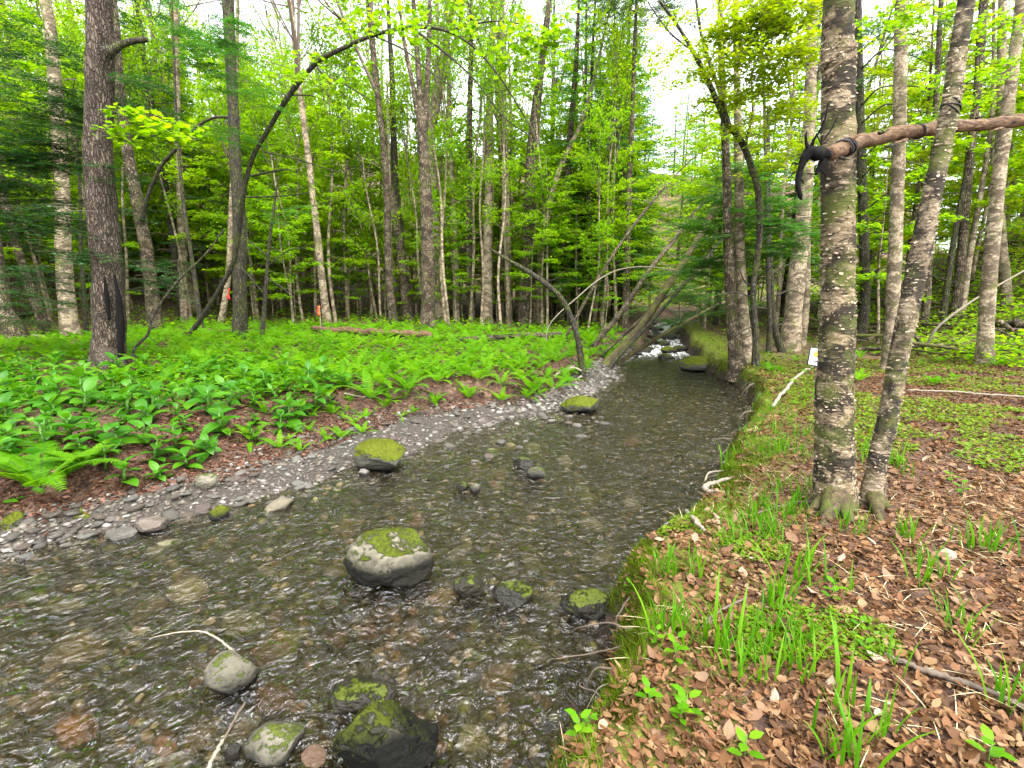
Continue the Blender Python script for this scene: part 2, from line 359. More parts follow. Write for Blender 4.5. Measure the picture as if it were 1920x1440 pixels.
M['bark_dark'] = barkmat('dark bark', (.012, .010, .008), (.055, .046, .034), (.15, .13, .10), (8, 8, 2.0), .35, .9, 3.5, None, True)
M['bark_birch'] = barkmat('peeling birch bark', (.010, .0075, .005), (.19, .14, .08), (.52, .43, .29), (4, 4, 11), .28, 1.0, 3.6, (.014, .011, .008))
M['bark_birch2'] = barkmat('dark peeling birch bark', (.010, .008, .006), (.17, .13, .08), (.48, .40, .29), (4, 4, 10), .25, 1.0, 3.6, (.022, .018, .014))
M['bark_pale'] = barkmat('pale bark', (.022, .016, .010), (.27, .21, .135), (.50, .42, .30), (5, 5, 7), .10, 1.0, 3.6, (.085, .066, .043))
M['bark_grey'] = barkmat('grey brown bark', (.018, .013, .009), (.17, .128, .082), (.38, .31, .215), (6, 6, 3), .2, 1.0, 3.6, (.04, .03, .02), True)
M['bark_moss'] = barkmat('mossy bark', (.012, .009, .005), (.052, .036, .02), (.115, .085, .048), (6, 6, 3), .42, .9, 3.5)
M['wood'] = barkmat('stripped wood', (.010, .007, .005), (.085, .048, .024), (.21, .135, .075), (1.6, 20, 20), 0, .4, 2.5)
M['blackwood'] = plain('blackened root', (.0045, .004, .0035), .9, .6, 25, .12)
M['rope'] = plain('black rope', (.015, .013, .015), .6, .5, 120)
M['rock'] = rockmat('grey rock', [(.085, .08, .055), (.13, .118, .085), (.18, .16, .12)], .05)
M['rockmoss'] = rockmat('mossy rock', [(.06, .06, .045), (.12, .115, .09)], .70, mosscol=(.060, .072, .004))
M['rockhalf'] = rockmat('half mossy rock', [(.13, .12, .085), (.24, .215, .16)], .20)
M['rockdark'] = rockmat('dark mossy rock', [(.035, .033, .024), (.10, .093, .07)], .40, mosscol=(.036, .044, .003))
M['rockwet'] = rockmat('wet rock', [(.008, .007, .005), (.028, .024, .016)], .10, .34)
M['stone'] = rockmat('shore stone', [(.055, .05, .043), (.105, .095, .08), (.095, .073, .058), (.16, .148, .13), (.075, .08, .068)], 0)
M['bedstone'] = rockmat('stream stone', [(.055, .055, .02), (.10, .09, .04), (.15, .085, .048), (.095, .11, .035), (.20, .175, .12), (.07, .06, .04)], 0)
M['orange'] = rockmat('orange stone', [(.13, .058, .02), (.17, .085, .035)], 0)
M['brownstone'] = rockmat('brown stone', [(.085, .052, .03), (.11, .07, .045)], 0)
M['flag'] = plain('orange plastic tape', (.75, .09, .02), .5, .1)
M['flagred'] = plain('red plastic tape', (.70, .03, .02), .5, .1)
M['black'] = plain('black frame', (.012, .012, .013), .5, .1)
M['white'] = plain('white board', (.70, .73, .80), .5, .04)
M['yellow_print'] = plain('yellow print', (.75, .48, .03), .5, .05)

# ------------------------------------------------------------------ ground sheet
def axis(lo, hi, dl, dh, step, grow):
    a = list(np.arange(dl, dh + 1e-6, step)); s = step
    while a[-1] < hi: s *= grow; a.append(a[-1] + s)
    s = step; b = [dl]
    while b[-1] > lo: s *= grow; b.append(b[-1] - s)
    return np.array(b[:0:-1] + a)
gx = axis(-170, 180, -6.0, 7.2, .064, 1.05); gy = axis(-60, 230, .7, 12.6, .068, 1.05)
X, Y = np.meshgrid(gx, gy); Z = H(X, Y)
dl, dr = dist(X, Y)
Z = Z + (0.012 * fbm(X * 14, Y * 14, seed=41) + .006 * fbm(X * 40, Y * 40, seed=42)) * 1.0
mb = MB(); idx = np.arange(X.size).reshape(X.shape)
mb.add(np.stack([X, Y, Z], -1), np.stack([idx[:-1, :-1], idx[:-1, 1:], idx[1:, 1:], idx[1:, :-1]], -1).reshape(-1, 4))
gm, t = newmat('forest floor')
tc = t.nodes.new('ShaderNodeTexCoord'); P = tc.outputs['Object']
def attr(t, n):
    a = t.nodes.new('ShaderNodeAttribute'); a.attribute_name = n; return a.outputs['Fac']
n1 = noise_tex(t, P, 14, 8, .7, .5); n2 = noise_tex(t, P, 1.3, 5, .6); n3 = noise_tex(t, P, 45, 6, .7)
lit = ramp(t, n1, [(.30, (.022, .013, .009)), (.5, (.085, .046, .029)), (.62, (.15, .088, .057)), (.75, (.25, .17, .115))])
lit = mixc(t, ramp(t, n2, [(.45, (0, 0, 0)), (.7, (.6,) * 3)]), lit, (.055, .036, .024))
grav = ramp(t, n3, [(.3, (.016, .013, .010)), (.5, (.042, .035, .027)), (.7, (.085, .074, .060))])
bedc = ramp(t, n1, [(.3, (.006, .005, .003)), (.5, (.028, .024, .011)), (.7, (.065, .052, .026))])
mosc = ramp(t, n3, [(.3, (.03, .04, .005)), (.5, (.075, .09, .008)), (.7, (.13, .14, .012))])
soil = ramp(t, n1, [(.3, (.012, .009, .006)), (.6, (.045, .03, .02)), (.75, (.08, .055, .035))])
gf = math_(t, 'MULTIPLY', attr(t, 'gravel'), 1.0)
nz = math_(t, 'MULTIPLY', math_(t, 'SUBTRACT', noise_tex(t, P, 5, 6, .7), .5), 1.6)
def edge(t, a): return ramp(t, math_(t, 'ADD', attr(t, a), nz), [(.42, (0, 0, 0)), (.58, (1, 1, 1))])
c = mixc(t, edge(t, 'gravel'), lit, grav); c = mixc(t, edge(t, 'soil'), c, soil); c = mixc(t, edge(t, 'moss'), c, mosc); c = mixc(t, attr(t, 'bed'), c, bedc)
hh = math_(t, 'ADD', n1, math_(t, 'MULTIPLY', n3, .6))
finish(t, c, .85, bump(t, hh, .8, .03), .25)
me = mb.mesh('ground', [gm], True)
gw = np.interp(Y, GW[:, 0], GW[:, 1])
def addattr(me, n, v):
    a = me.attributes.new(n, 'FLOAT', 'POINT'); a.data.foreach_set('value', np.asarray(v, np.float32).ravel())
inw = (dl < 0) & (dr < 0)
addattr(me, 'bed', np.where(inw, sstep(0.0, .12, np.minimum(-dl, -dr)), 0))
addattr(me, 'gravel', np.where(dl > 0, 1 - sstep(gw * .6, gw * .9, dl), 0) * (1 - sstep(14, 20, Y)) + np.where(inw, 1, 0))
addattr(me, 'soil', np.where(dr > -.05, 1 - sstep(.10, .2, dr), 0) + np.where(dl > 0, sstep(gw * .85, gw * .95, dl) * (1 - sstep(gw + .25, gw + .45, dl)), 0) * .42)
addattr(me, 'moss', np.where(dr > 0, sstep(.07, .16, dr) * (1 - sstep(.3, 1.05, dr)) * .85, 0) + np.where(dr > .2, .40 * sstep(4, 8, Y), 0) + np.where(dl > gw + .3, .36, 0))
tag(link('ground', me), kind='structure')

# ------------------------------------------------------------------ water
ys = np.concatenate([np.arange(-30, .5, .5), np.arange(.5, 6, .026), np.arange(6, 12, .045), np.arange(12, 30, .1), np.arange(30, 140, 1.0)])
us = np.linspace(-.06, 1.06, 180)
a, b = xL(ys) - .45, xR(ys) + .30
Xw = a[:, None] + (b - a)[:, None] * us[None]; Yw = np.repeat(ys[:, None], len(us), 1)
sl = (slopeL(ys) + slopeR(ys)) / 2; s_len = np.concatenate([[0], np.cumsum(np.sqrt(np.diff(ys) ** 2 * (1 + ((sl[1:] + sl[:-1]) / 2) ** 2)))])
S = np.repeat(s_len[:, None], len(us), 1); wd = np.hypot(1, sl); Tt = (Xw - (a[:, None])) / wd[:, None]
S, Tt = Yw, Xw                      # ripples run on the ground plan, so that their shape is not sheared by the bends
rif = sstep(12.6, 16.0, Yw) * (1 - sstep(40, 50, Yw))
amp = .015 + .010 * sstep(-.2, .3, fbm(S * .5, Tt * .9, seed=50)) + .022 * rif + .006 * (1 - sstep(1, 4, Yw))
warp = fbm(S * 1.1, Tt * 1.1, seed=53) * .6
Zw = ZW(Yw) + amp * (1.1 * fbm(S * 4.2 + warp * 1.5, Tt * 3.8 - warp * 1.5, seed=51) + .85 * fbm(S * 9.0 + warp * 3.0, Tt * 8.2 - warp * 2.4, seed=52, octv=3)) + .02 * rif * fbm(S * 1.0, Tt * 2, seed=55)
mb = MB(); idx = np.arange(Xw.size).reshape(Xw.shape)
mb.add(np.stack([Xw, Yw, Zw], -1), np.stack([idx[:-1, :-1], idx[:-1, 1:], idx[1:, 1:], idx[1:, :-1]], -1).reshape(-1, 4))
wm, t = newmat('stream water')
uv = t.nodes.new('ShaderNodeAttribute'); uv.attribute_name = 'flow'
v1 = noise_tex(t, mapping(t, uv.outputs['Vector'], (.95, 1.05, 1)), 9, 2.5, .5, 1.3)
v2 = noise_tex(t, mapping(t, uv.outputs['Vector'], (.95, 1.05, 1)), 26, 2, .5, 1.4)
hgt = math_(t, 'ADD', math_(t, 'MULTIPLY', v1, 1.0), math_(t, 'MULTIPLY', v2, .16))
nrm = bump(t, hgt, 1.0, .085)
fr = t.nodes.new('ShaderNodeFresnel'); fr.inputs['IOR'].default_value = 1.50; t.links.new(nrm, fr.inputs['Normal'])
gl = t.nodes.new('ShaderNodeBsdfGlossy'); gl.inputs['Roughness'].default_value = .06; t.links.new(nrm, gl.inputs['Normal'])
tr = t.nodes.new('ShaderNodeBsdfTransparent'); tr.inputs['Color'].default_value = (.98, .92, .76, 1)
rf = t.nodes.new('ShaderNodeBsdfRefraction'); rf.inputs['Color'].default_value = (.97, .93, .83, 1); rf.inputs['IOR'].default_value = 1.33; rf.inputs['Roughness'].default_value = 0.0; t.links.new(nrm, rf.inputs['Normal'])
m0 = t.nodes.new('ShaderNodeMixShader'); m0.inputs[0].default_value = .30; t.links.new(tr.outputs[0], m0.inputs[1]); t.links.new(rf.outputs[0], m0.inputs[2])
m1 = t.nodes.new('ShaderNodeMixShader'); t.links.new(math_(t, 'MULTIPLY', fr.outputs[0], 1.15), m1.inputs[0]); t.links.new(m0.outputs[0], m1.inputs[1]); t.links.new(gl.outputs[0], m1.inputs[2])
df = t.nodes.new('ShaderNodeBsdfDiffuse'); df.inputs['Color'].default_value = (.75, .75, .77, 1)
fo = noise_tex(t, mapping(t, uv.outputs['Vector'], (.8, 2.2, 1)), 5, 8, .75, .4)
ff = math_(t, 'MULTIPLY', ramp(t, math_(t, 'ADD', fo, math_(t, 'MULTIPLY', attr(t, 'riffle'), .205)), [(.66, (0, 0, 0)), (.76, (1, 1, 1))]), attr(t, 'riffle'))
m2 = t.nodes.new('ShaderNodeMixShader'); t.links.new(ff, m2.inputs[0]); t.links.new(m1.outputs[0], m2.inputs[1]); t.links.new(df.outputs[0], m2.inputs[2])
o = t.nodes.new('ShaderNodeOutputMaterial'); t.links.new(m2.outputs[0], o.inputs[0])
me = mb.mesh('water', [wm], True)
fl = me.attributes.new('flow', 'FLOAT_VECTOR', 'POINT'); fl.data.foreach_set('vector', np.stack([S, Tt, Tt * 0], -1).astype(np.float32).ravel())
addattr(me, 'riffle', rif * .95)
tag(link('water', me), kind='structure')

# ------------------------------------------------------------------ tree kinds (shared meshes)
def leaves_on(mb, rng, P, D, size, m, up=.35, T=LEAF, flat=1.0):
    n = len(P)
    if n == 0: return
    X = norm(D + rng.normal(size=(n, 3)) * .55 * np.array((1, 1, .45)))
    N = norm(np.array((0, 0, flat)) + rng.normal(size=(n, 3)) * up)
    scatter(mb, T, P, X, N, size * rng.uniform(.65, 1.25, n), m)

def layered_branch(mb, rng, p0, az, L, rise, leafL, dens, r0, T=LEAF, mt=0, ml=1, droop=.25, wide=.42, up=.35):
    "a flat, layered branch: main axis, alternate side twigs, leaves held level"
    d = np.array((math.cos(az), math.sin(az), 0)); s = np.array((-d[1], d[0], 0))
    tt = np.linspace(0, 1, 7)[:, None]
    B = p0 + d * L * tt + np.array((0, 0, 1.0)) * (rise * L * tt - droop * L * tt ** 2) + s * (rng.normal(0, .05) * L * np.sin(tt * 4)) + rng.normal(size=(7, 3)) * .012 * L * tt
    tube(mb, B, np.linspace(r0, r0 * .2, 7), 4, mt, cap=False)
    n = int(5 + L * 3.2); LP = []; LD = []
    for k in range(n):
        t_ = rng.uniform(.12, 1); q = B[0] + (np.array([np.interp(t_, tt[:, 0], B[:, i]) for i in range(3)]) - B[0])
        sd = 1 if k % 2 else -1; l = L * wide * (1.15 - t_ * .75) * rng.uniform(.5, 1.1)
        dd = norm(d * .75 + s * sd * .8 + rng.normal(size=3) * .12)
        e = q + dd * l + np.array((0, 0, -.08 * l))
        tube(mb, [q, (q + e) / 2 + rng.normal(size=3) * .02 * l, e], [r0 * .3, r0 * .2, r0 * .08], 3, mt, cap=False)
        c = max(2, int(l * dens)); f = rng.uniform(.1, 1.05, c)[:, None]
        LP.append(q + (e - q) * f + rng.normal(size=(c, 3)) * np.array((.05, .05, .03))); sg = rng.choice([-1, 1], c)[:, None]
        LD.append(norm(dd * .6 + np.cross(dd, (0, 0, 1.0)) * sg * .8))
    leaves_on(mb, rng, np.concatenate(LP), np.concatenate(LD), leafL, ml, up, T)

def trunk_mb(rng, H, r, lean=.02, seg=9, n=16, taper=.25, flare=1.5, bump_=.12):
    z = np.linspace(-.25, H, n); k = z / H
    ph = rng.uniform(0, 6, 4); A = H * lean
    x = A * (np.sin(k * 3 + ph[0]) - math.sin(ph[0])) + .3 * A * np.sin(k * 9 + ph[1]); y = A * (np.sin(k * 2.6 + ph[2]) - math.sin(ph[2])) + .3 * A * np.sin(k * 8 + ph[3])
    R = r * (1 - (1 - taper) * np.clip(k, 0, 1)) * (1 + (flare - 1) * np.exp(-np.maximum(z, 0) / (r * 3)))
    mb = MB(); Pt = np.stack([x, y, z], -1); tube(mb, Pt, R, seg, 0, bump_, int(ph[0] * 100), freq=2.2 / max(r, .04) * .35)
    return mb, Pt, R

def on(Pt, z): return np.array([np.interp(z, Pt[:, 2], Pt[:, i]) for i in range(2)] + [z])

def make_beech(seed, H, spread, nb, leafL, dens, bark, leaf, r=None, z0=.16):
    rng = np.random.default_rng(seed); r = r or .008 * H
    tm, Pt, R = trunk_mb(rng, H, r, .02, 7, 14, .15, 1.3, .05)
    cb = MB()
    for i in range(nb):
        k = (i + rng.uniform(0, .8)) / nb; z = H * (z0 + (.97 - z0) * k)
        L = spread * (.55 + .6 * math.sin(math.pi * min(1, k * .8 + .15))) * rng.uniform(.6, 1.1) * (1 if k < .7 else 1.25 - .6 * k)
        layered_branch(cb, rng, on(Pt, z), i * 2.4 + rng.uniform(-.5, .5), L, .25 + .45 * k, leafL, dens, .004 + .005 * L)
    return tm.mesh('beech_trunk', [bark], True), cb.mesh('beech_crown', [M['twig'], leaf]), H

def grow(mb, rng, p, d, L, r, lev, lp, ld, upf=.35):
    n = 5; Q = [p]; dd = d
    for i in range(n - 1):
        dd = norm(dd + np.array((0, 0, upf * .25)) + rng.normal(size=3) * .10); Q.append(Q[-1] + dd * L / (n - 1))
    Q = np.array(Q); tube(mb, Q, np.linspace(r, r * .5, n), 5 if r > .03 else 3, 0, cap=False)
    if lev == 0:
        c = 9; f = rng.uniform(.2, 1.1, c); I = np.minimum((f * (n - 1)).astype(int), n - 1)
        lp.append(Q[I] + rng.normal(size=(c, 3)) * .09); ld.append(norm(rng.normal(size=(c, 3)) + np.array((0, 0, -.2)))); return
    for k in range(rng.integers(3, 5)):
        f = rng.uniform(.35, 1.0) if k else 1.0; q = Q[min(int(f * (n - 1)), n - 1)]
        nd = norm(dd + rng.normal(size=3) * np.array((.55, .55, .35)))
        grow(mb, rng, q, nd, L * rng.uniform(.5, .78), r * .48, lev - 1, lp, ld, upf)

def make_tall(seed, H, fork, r, bark, leaf, leafL=.07, lev=3, mult=1, nf=3, lean=.018):
    rng = np.random.default_rng(seed)
    tm, Pt, R = trunk_mb(rng, fork + .2 * (H - fork), r, lean, 9, 18, .5, 1.5, .12)
    cb = MB(); lp, ld = [], []
    for i in range(nf):
        z = fork * rng.uniform(.92, 1.0) + .15 * (H - fork) * (i == 0)
        az = i * 2.2 + rng.uniform(0, 1); d = norm(np.array((math.cos(az) * .35, math.sin(az) * .35, 1.0)) * (1 if i else np.array((.2, .2, 1))))
        grow(cb, rng, on(Pt, z), d, (H - fork) * .48, r * .42, lev, lp, ld, .6)
    for i in range(5):                                    # small side limbs below the fork
        z = fork * rng.uniform(.45, .95); az = rng.uniform(0, 6.3)
        grow(cb, rng, on(Pt, z), norm(np.array((math.cos(az), math.sin(az), .35))), rng.uniform(.5, 1.1), .012, 1, lp, ld, .3)
    P_ = np.concatenate(lp); D_ = np.concatenate(ld)
    if mult > 1:
        P_ = np.concatenate([P_ + rng.normal(size=P_.shape) * .12 for _ in range(mult)]); D_ = np.concatenate([D_] * mult)
    leaves_on(cb, rng, P_, D_, leafL, 1, .8)
    return tm.mesh('tall_trunk', [bark], True), cb.mesh('tall_crown', [M['twig'], leaf]), H

def hemlock_branch(mb, rng, p0, az, L, rise, fine=1.0, mt=0, ml=1, r0=None):
    d = np.array((math.cos(az), math.sin(az), 0)); s = np.array((-d[1], d[0], 0)); r0 = r0 or (.004 + .007 * L)
    tt = np.linspace(0, 1, 6)[:, None]
    B = p0 + d * L * tt + np.array((0, 0, 1.0)) * (rise * L * tt - .32 * L * tt ** 2) + rng.normal(size=(6, 3)) * .02 * L * tt
    tube(mb, B, np.linspace(r0, r0 * .15, 6), 4, mt, cap=False)
    n = int(7 + L * 7 * fine); PP = []; DD = []; NN = []
    def needles(q, e, dd):
        l = np.linalg.norm(e - q); c = max(3, int(l * 44 * fine)); f = np.linspace(.05, 1, c)[:, None]
        sg = np.where(np.arange(c) % 2, 1, -1)[:, None]
        PP.append(q + (e - q) * f); DD.append(norm(dd * .55 + np.cross(dd, (0, 0, 1.0)) * sg + rng.normal(size=(c, 3)) * .12)); NN.append(np.array((0, 0, 1.0)) + rng.normal(size=(c, 3)) * .3)
    for k in range(n):
        t_ = .15 + .85 * (k + rng.uniform(0, 1)) / n; q = np.array([np.interp(t_, tt[:, 0], B[:, i]) for i in range(3)])
        l = L * .40 * (1.2 - t_) * rng.uniform(.6, 1.1) + .06; dd = norm(d * .8 + s * (1 if k % 2 else -1) * .8 + rng.normal(size=3) * .1 + np.array((0, 0, -.12)))
        e = q + dd * l - np.array((0, 0, .06 * l)); tube(mb, [q, e], [r0 * .22, r0 * .08], 3, mt, cap=False); needles(q, e, dd)
        for j in range(int(l * 7)):
            f = rng.uniform(.25, .9); q2 = q + (e - q) * f; l2 = l * .45 * (1.1 - f) * rng.uniform(.6, 1.2); d2 = norm(dd + np.cross(dd, (0, 0, 1.0)) * (1 if j % 2 else -1) * .9)
            needles(q2, q2 + d2 * l2, d2)
    PP, DD, NN = np.concatenate(PP), np.concatenate(DD), np.concatenate(NN)
    scatter(mb, NEEDLE, PP, DD, NN, rng.uniform(.7, 1.2, len(PP)) * (.075 / fine), ml)

def make_hemlock(seed, H, spread, nb, r, leaf, bare=.12, bark=None):
    rng = np.random.default_rng(seed)
    tm, Pt, R = trunk_mb(rng, H, r, .008, 9, 14, .12, 1.4, .1)
    cb = MB()
    for i in range(nb):
        k = (i + rng.uniform(0, .9)) / nb; z = H * (bare + (.98 - bare) * k)
        L = spread * (1 - k) ** .75 * rng.uniform(.65, 1.1) + .25
        hemlock_branch(cb, rng, on(Pt, z), i * 2.4 + rng.uniform(-.6, .6), L, .1 + .3 * k, .62)
    for i in range(10):                                   # dead lower twigs
        z = H * rng.uniform(.03, bare + .05); az = rng.uniform(0, 6.3); d = np.array((math.cos(az), math.sin(az), rng.uniform(-.2, .25)))
        l = rng.uniform(.5, 1.5); q = on(Pt, z); tube(cb, [q, q + d * l * .5, q + d * l + (0, 0, -.08)], [.012, .007, .002], 3, 0, cap=False)
    return tm.mesh('hemlock_trunk', [bark or M['bark_dark']], True), cb.mesh('hemlock_crown', [M['twig'], leaf]), H

K = {}
K['beech'] = [make_beech(100 + i, h, sp, nb, .115, 60, M['bark_pale'], M['lime'], None, .2) for i, (h, sp, nb) in enumerate([(6, 1.7, 24), (8, 2.2, 32), (9.5, 2.3, 30), (5, 1.6, 18), (11, 2.6, 34)])]
K['beech_y'] = [make_beech(140 + i, h, sp, nb, .115, 58, M['bark_grey'], M['yellow']) for i, (h, sp, nb) in enumerate([(9, 2.4, 28), (12, 2.9, 34)])]
K['tall'] = [make_tall(200 + i, h, f, r, b, M['lime'], .09, 3, 1, nf) for i, (h, f, r, b, nf) in enumerate([(17, 8, .13, M['bark_pale'], 3), (19, 9, .16, M['bark_grey'], 3), (15, 8.5, .09, M['bark_pale'], 2), (18, 11, .12, M['bark_grey'], 3)])]
K['thin'] = [make_tall(240 + i, h, f, r, b, M['lime'], .11, 2, 5, nf, .03) for i, (h, f, r, b, nf) in enumerate([(10, 6, .05, M['bark_pale'], 3), (12, 7, .06, M['bark_pale'], 3), (9, 5, .04, M['bark_pale'], 2)])]
K['hemlock'] = [make_hemlock(300 + i, h, sp, nb, r, M['hemlock']) for i, (h, sp, nb, r) in enumerate([(15, 3.0, 62, .17), (11, 2.4, 50, .12), (18, 3.2, 70, .20)])]
K['hemlock_y'] = [make_hemlock(330 + i, h, sp, nb, r, M['hemlock2'], .06) for i, (h, sp, nb, r) in enumerate([(7, 2.2, 40, .08), (9, 2.6, 48, .10)])]

ZL = [(150, 'beyond the mottled trunk at the left margin'), (330, 'behind the massive hemlock'), (490, 'behind the foot of the arching tree'), (700, 'behind the brown level log'), (880, 'around the twin trunked tree'), (1080, 'around the stout forked trunk'), (1300, 'behind the leaning stream trunks'),
      (1500, 'behind the trees at the bend'), (1625, 'behind the nearest stout birch'), (1800, 'behind the leaning birch'), (9999, 'behind the lone scaly birch')]
def zone(x, y, z=1.0):
    d = y * math.cos(PITCH) - (z - CAM_Z) * math.sin(PITCH); px = 960 + FPX * x / max(d, .1)
    return next(t_ for a_, t_ in ZL if px < a_)
K['hemlock_m'] = [(a_, c_.copy(), h_) for a_, c_, h_ in K['hemlock']]
for a_, c_, h_ in K['hemlock_m']: c_.materials[1] = M['hemlock2']
def place_tree(kind, i, name, label, group, x, y, sc, rz=None, tilt=(0, 0)):
    tm, cm, h = K[kind][i % len(K[kind])]
    root = link(name, None, None, (x, y, float(H(x, y))), (tilt[0], tilt[1], RNG.uniform(0, 6.28) if rz is None else rz), sc)
    tag(root, label, 'tree', group); link('trunk', tm, root); tag(link('crown', cm, root), kind='stuff'); return root

def far_ok(x, y, pts, dmin, keep=1.2):
    dl, dr = dist(x, y)
    if dl < keep and dr < keep: return False
    return all((x - a) ** 2 + (y - b) ** 2 > dmin * dmin for a, b in pts)

def wood(spec, region, n, dmin, seed, keep=1.5, accept=None):
    "spread trees of several kinds over a region of ground"
    rng = np.random.default_rng(seed); pts = []; tries = 0
    while len(pts) < n and tries < n * 60:
        tries += 1; x = rng.uniform(region[0], region[1]); y = rng.uniform(region[2], region[3])
        if abs(x) > y * 1.25 + 6: continue
        if accept and not accept(x, y): continue
        if not far_ok(x, y, pts, dmin, keep): continue
        kind, name, label, group, lo, hi = spec[len(pts) % len(spec)]
        place_tree(kind, int(rng.integers(0, 9)), name, label + ' ' + zone(x, y), group, x, y, rng.uniform(lo, hi), tilt=tuple(rng.normal(0, .03, 2)))
        pts.append((x, y))
    return pts

left = lambda x, y: dist(x, y)[0] > 0
right = lambda x, y: dist(x, y)[1] > 0
thin_sky = lambda x, y: dist(x, y)[0] > 0 and not (y > 32 and -.36 < x / y < .10 and (x * 7.3 + y * 3.1) % 1 < .6)
BE = ('beech', 'beech_sapling', 'leafy lime green sapling in the understorey', 'saplings beyond the fern flat', .8, 1.25)
TA = ('tall', 'pole_tree', 'slender bare trunked tree in the crowded stand', 'bare trunked trees beyond the fern flat', .85, 1.15)
TH = ('thin', 'thin_pole_tree', 'thin pale pole in the stand', 'thin poles beyond the fern flat', .85, 1.2)
HE = ('hemlock', 'hemlock_tree', 'dark hemlock on the valley side', 'dark hemlocks on the valley side', .8, 1.15)
wood([TH, TA, TH, TH, TH], (-24, 4.5, 17.0, 26), 74, 1.0, 1, 1.0, left)
wood([BE, BE, BE, TH], (-28, 5, 20.4, 29), 92, 1.35, 2, 1.6, left)
wood([BE, BE, TA, HE, TH, BE], (-42, 8, 29, 48), 60, 2.4, 3, 2.5, thin_sky)
wood([BE, TA, BE, BE, HE], (-34, -13, 9, 24), 30, 2.2, 4, 2, left)
wood([BE, BE, BE, HE, TA], (-70, 4, 46, 78), 26, 3.6, 5, 4, thin_sky)
wood([('beech', 'beech_sapling', 'small lime green sapling under the taller trees', 'low saplings beyond the fern flat', .40, .85)] , (-24, 6, 18.6, 29), 66, 1.05, 41, 1.4, left)
wood([('beech', 'beech_sapling', 'lime green sapling standing', 'saplings at the left margin', .7, 1.1), ('tall', 'pole_tree', 'bare trunked tree standing', 'bare trunked trees at the left margin', .8, 1.1)], (-30, -9, 1, 10), 16, 2.2, 51, 2.5, lambda x, y: left(x, y) and -x > y * 1.14 + 1)
BR = ('beech', 'beech_sapling', 'leafy lime green sapling on the slope', 'saplings on the slope behind the birches', .8, 1.25)
BY = ('beech_y', 'beech_sapling', 'tall yellow green sapling on the slope', 'yellow green saplings behind the birches', .8, 1.1)
TR = ('tall', 'pole_tree', 'slender bare trunked tree on the slope', 'bare trunked trees behind the birches', .85, 1.2)
HR = ('hemlock', 'hemlock_tree', 'dark hemlock on the slope', 'dark hemlocks behind the birches', .7, 1.0)
wood([TR, BR, BR, BY], (9, 26, 12.5, 24), 40, 1.9, 6, 2.2, right)
wood([BR, TR, BR, BY, HR], (12, 52, 18, 46), 64, 2.6, 7, 2.5, right)
wood([BR, HR, BR, TR], (20, 80, 44, 80), 24, 3.8, 8, 4, lambda x, y: right(x, y) and x / y > .42)
HV = ('hemlock_m', 'hemlock_tree', 'dark hemlock standing over the upper stream', 'hemlocks over the upper stream', .75, 1.0)
for x, y, i, s in [(3.2, 20.4, 2, .8), (4.9, 23.2, 0, 1.0), (4.6, 21.5, 0, .9), (3.6, 24.5, 2, .92), (6.0, 27.0, 0, .85), (2.4, 27.5, 2, 1.0), (5.5, 31.5, 1, 1.0), (12.2, 26, 1, .9), (15.0, 31, 0, .8), (8.4, 20.0, 1, .75)]:
    place_tree(HV[0], i, HV[1], HV[2], HV[3], x, y, s)
wood([HV, BE, HV], (8, 34, 38, 85), 24, 3.2, 31, 1.5, lambda x, y: .12 < x / y < .40)
wood([BE, BE, HE, BE], (-1, 7.5, 20.5, 34), 15, 1.6, 32, .9, left)
wood([BE, BE, BE, TH], (-20, 2.6, 17.3, 20.5), 7, 2.6, 33, 1.2, left)
for x, y, i, s_ in [(8.2, 29, 1, .55), (9.4, 33.5, 0, .6), (12.8, 33, 1, .6), (13.5, 37, 0, .6), (11.6, 38.5, 2, .5), (14.8, 42, 4, .5)]: place_tree('beech', i, 'beech_sapling', 'small lime green sapling far up the stream in the gap of sky', 'saplings far up the stream', x, y, s_)
for x, y, i, s_ in [(7.3, 18.2, 1, .9), (8.9, 21, 4, .85), (7.7, 16.6, 0, .8), (9.7, 24, 4, .9), (10.6, 26, 1, .9), (8.6, 18.6, 4, .8), (4.0, 18.8, 4, .8), (5.2, 22.6, 4, .9), (6.1, 25.6, 1, .9)]: place_tree('beech', i, 'beech_sapling', 'leafy lime green sapling reaching over the bend of the stream', 'saplings at the stream bend', x, y, s_)
BV = ('beech', 'beech_sapling', 'lime green sapling leaning over the upper stream', 'saplings over the upper stream')
for x, y, i, s in [(2.6, 19.2, 0, .8), (3.4, 17.6, 3, .75), (1.3, 18.4, 1, .8), (4.4, 26, 1, .9), (11.3, 23, 0, .9), (12.5, 29.5, 1, .8), (10.7, 31, 3, .7), (16, 40, 1, .8), (11.5, 42, 0, .9)]:
    place_tree(BV[0], i, BV[1], BV[2], BV[3], x, y, s)

# ------------------------------------------------------------------ single trees, each from its own outline
def world_pts(pts, Y0, Y1=None):
    n = len(pts); out = []; ww = []
    for i, (px, py, wpx) in enumerate(pts):
        Yq = Y0 if Y1 is None else Y0 + (Y1 - Y0) * i / (n - 1)
        p = at(px, py, Yq); out.append(p); ww.append(pxsize(p, wpx) / 2 / math.sqrt(1 + ((px - 960) / FPX) ** 2))
    return np.array(out), np.array(ww)

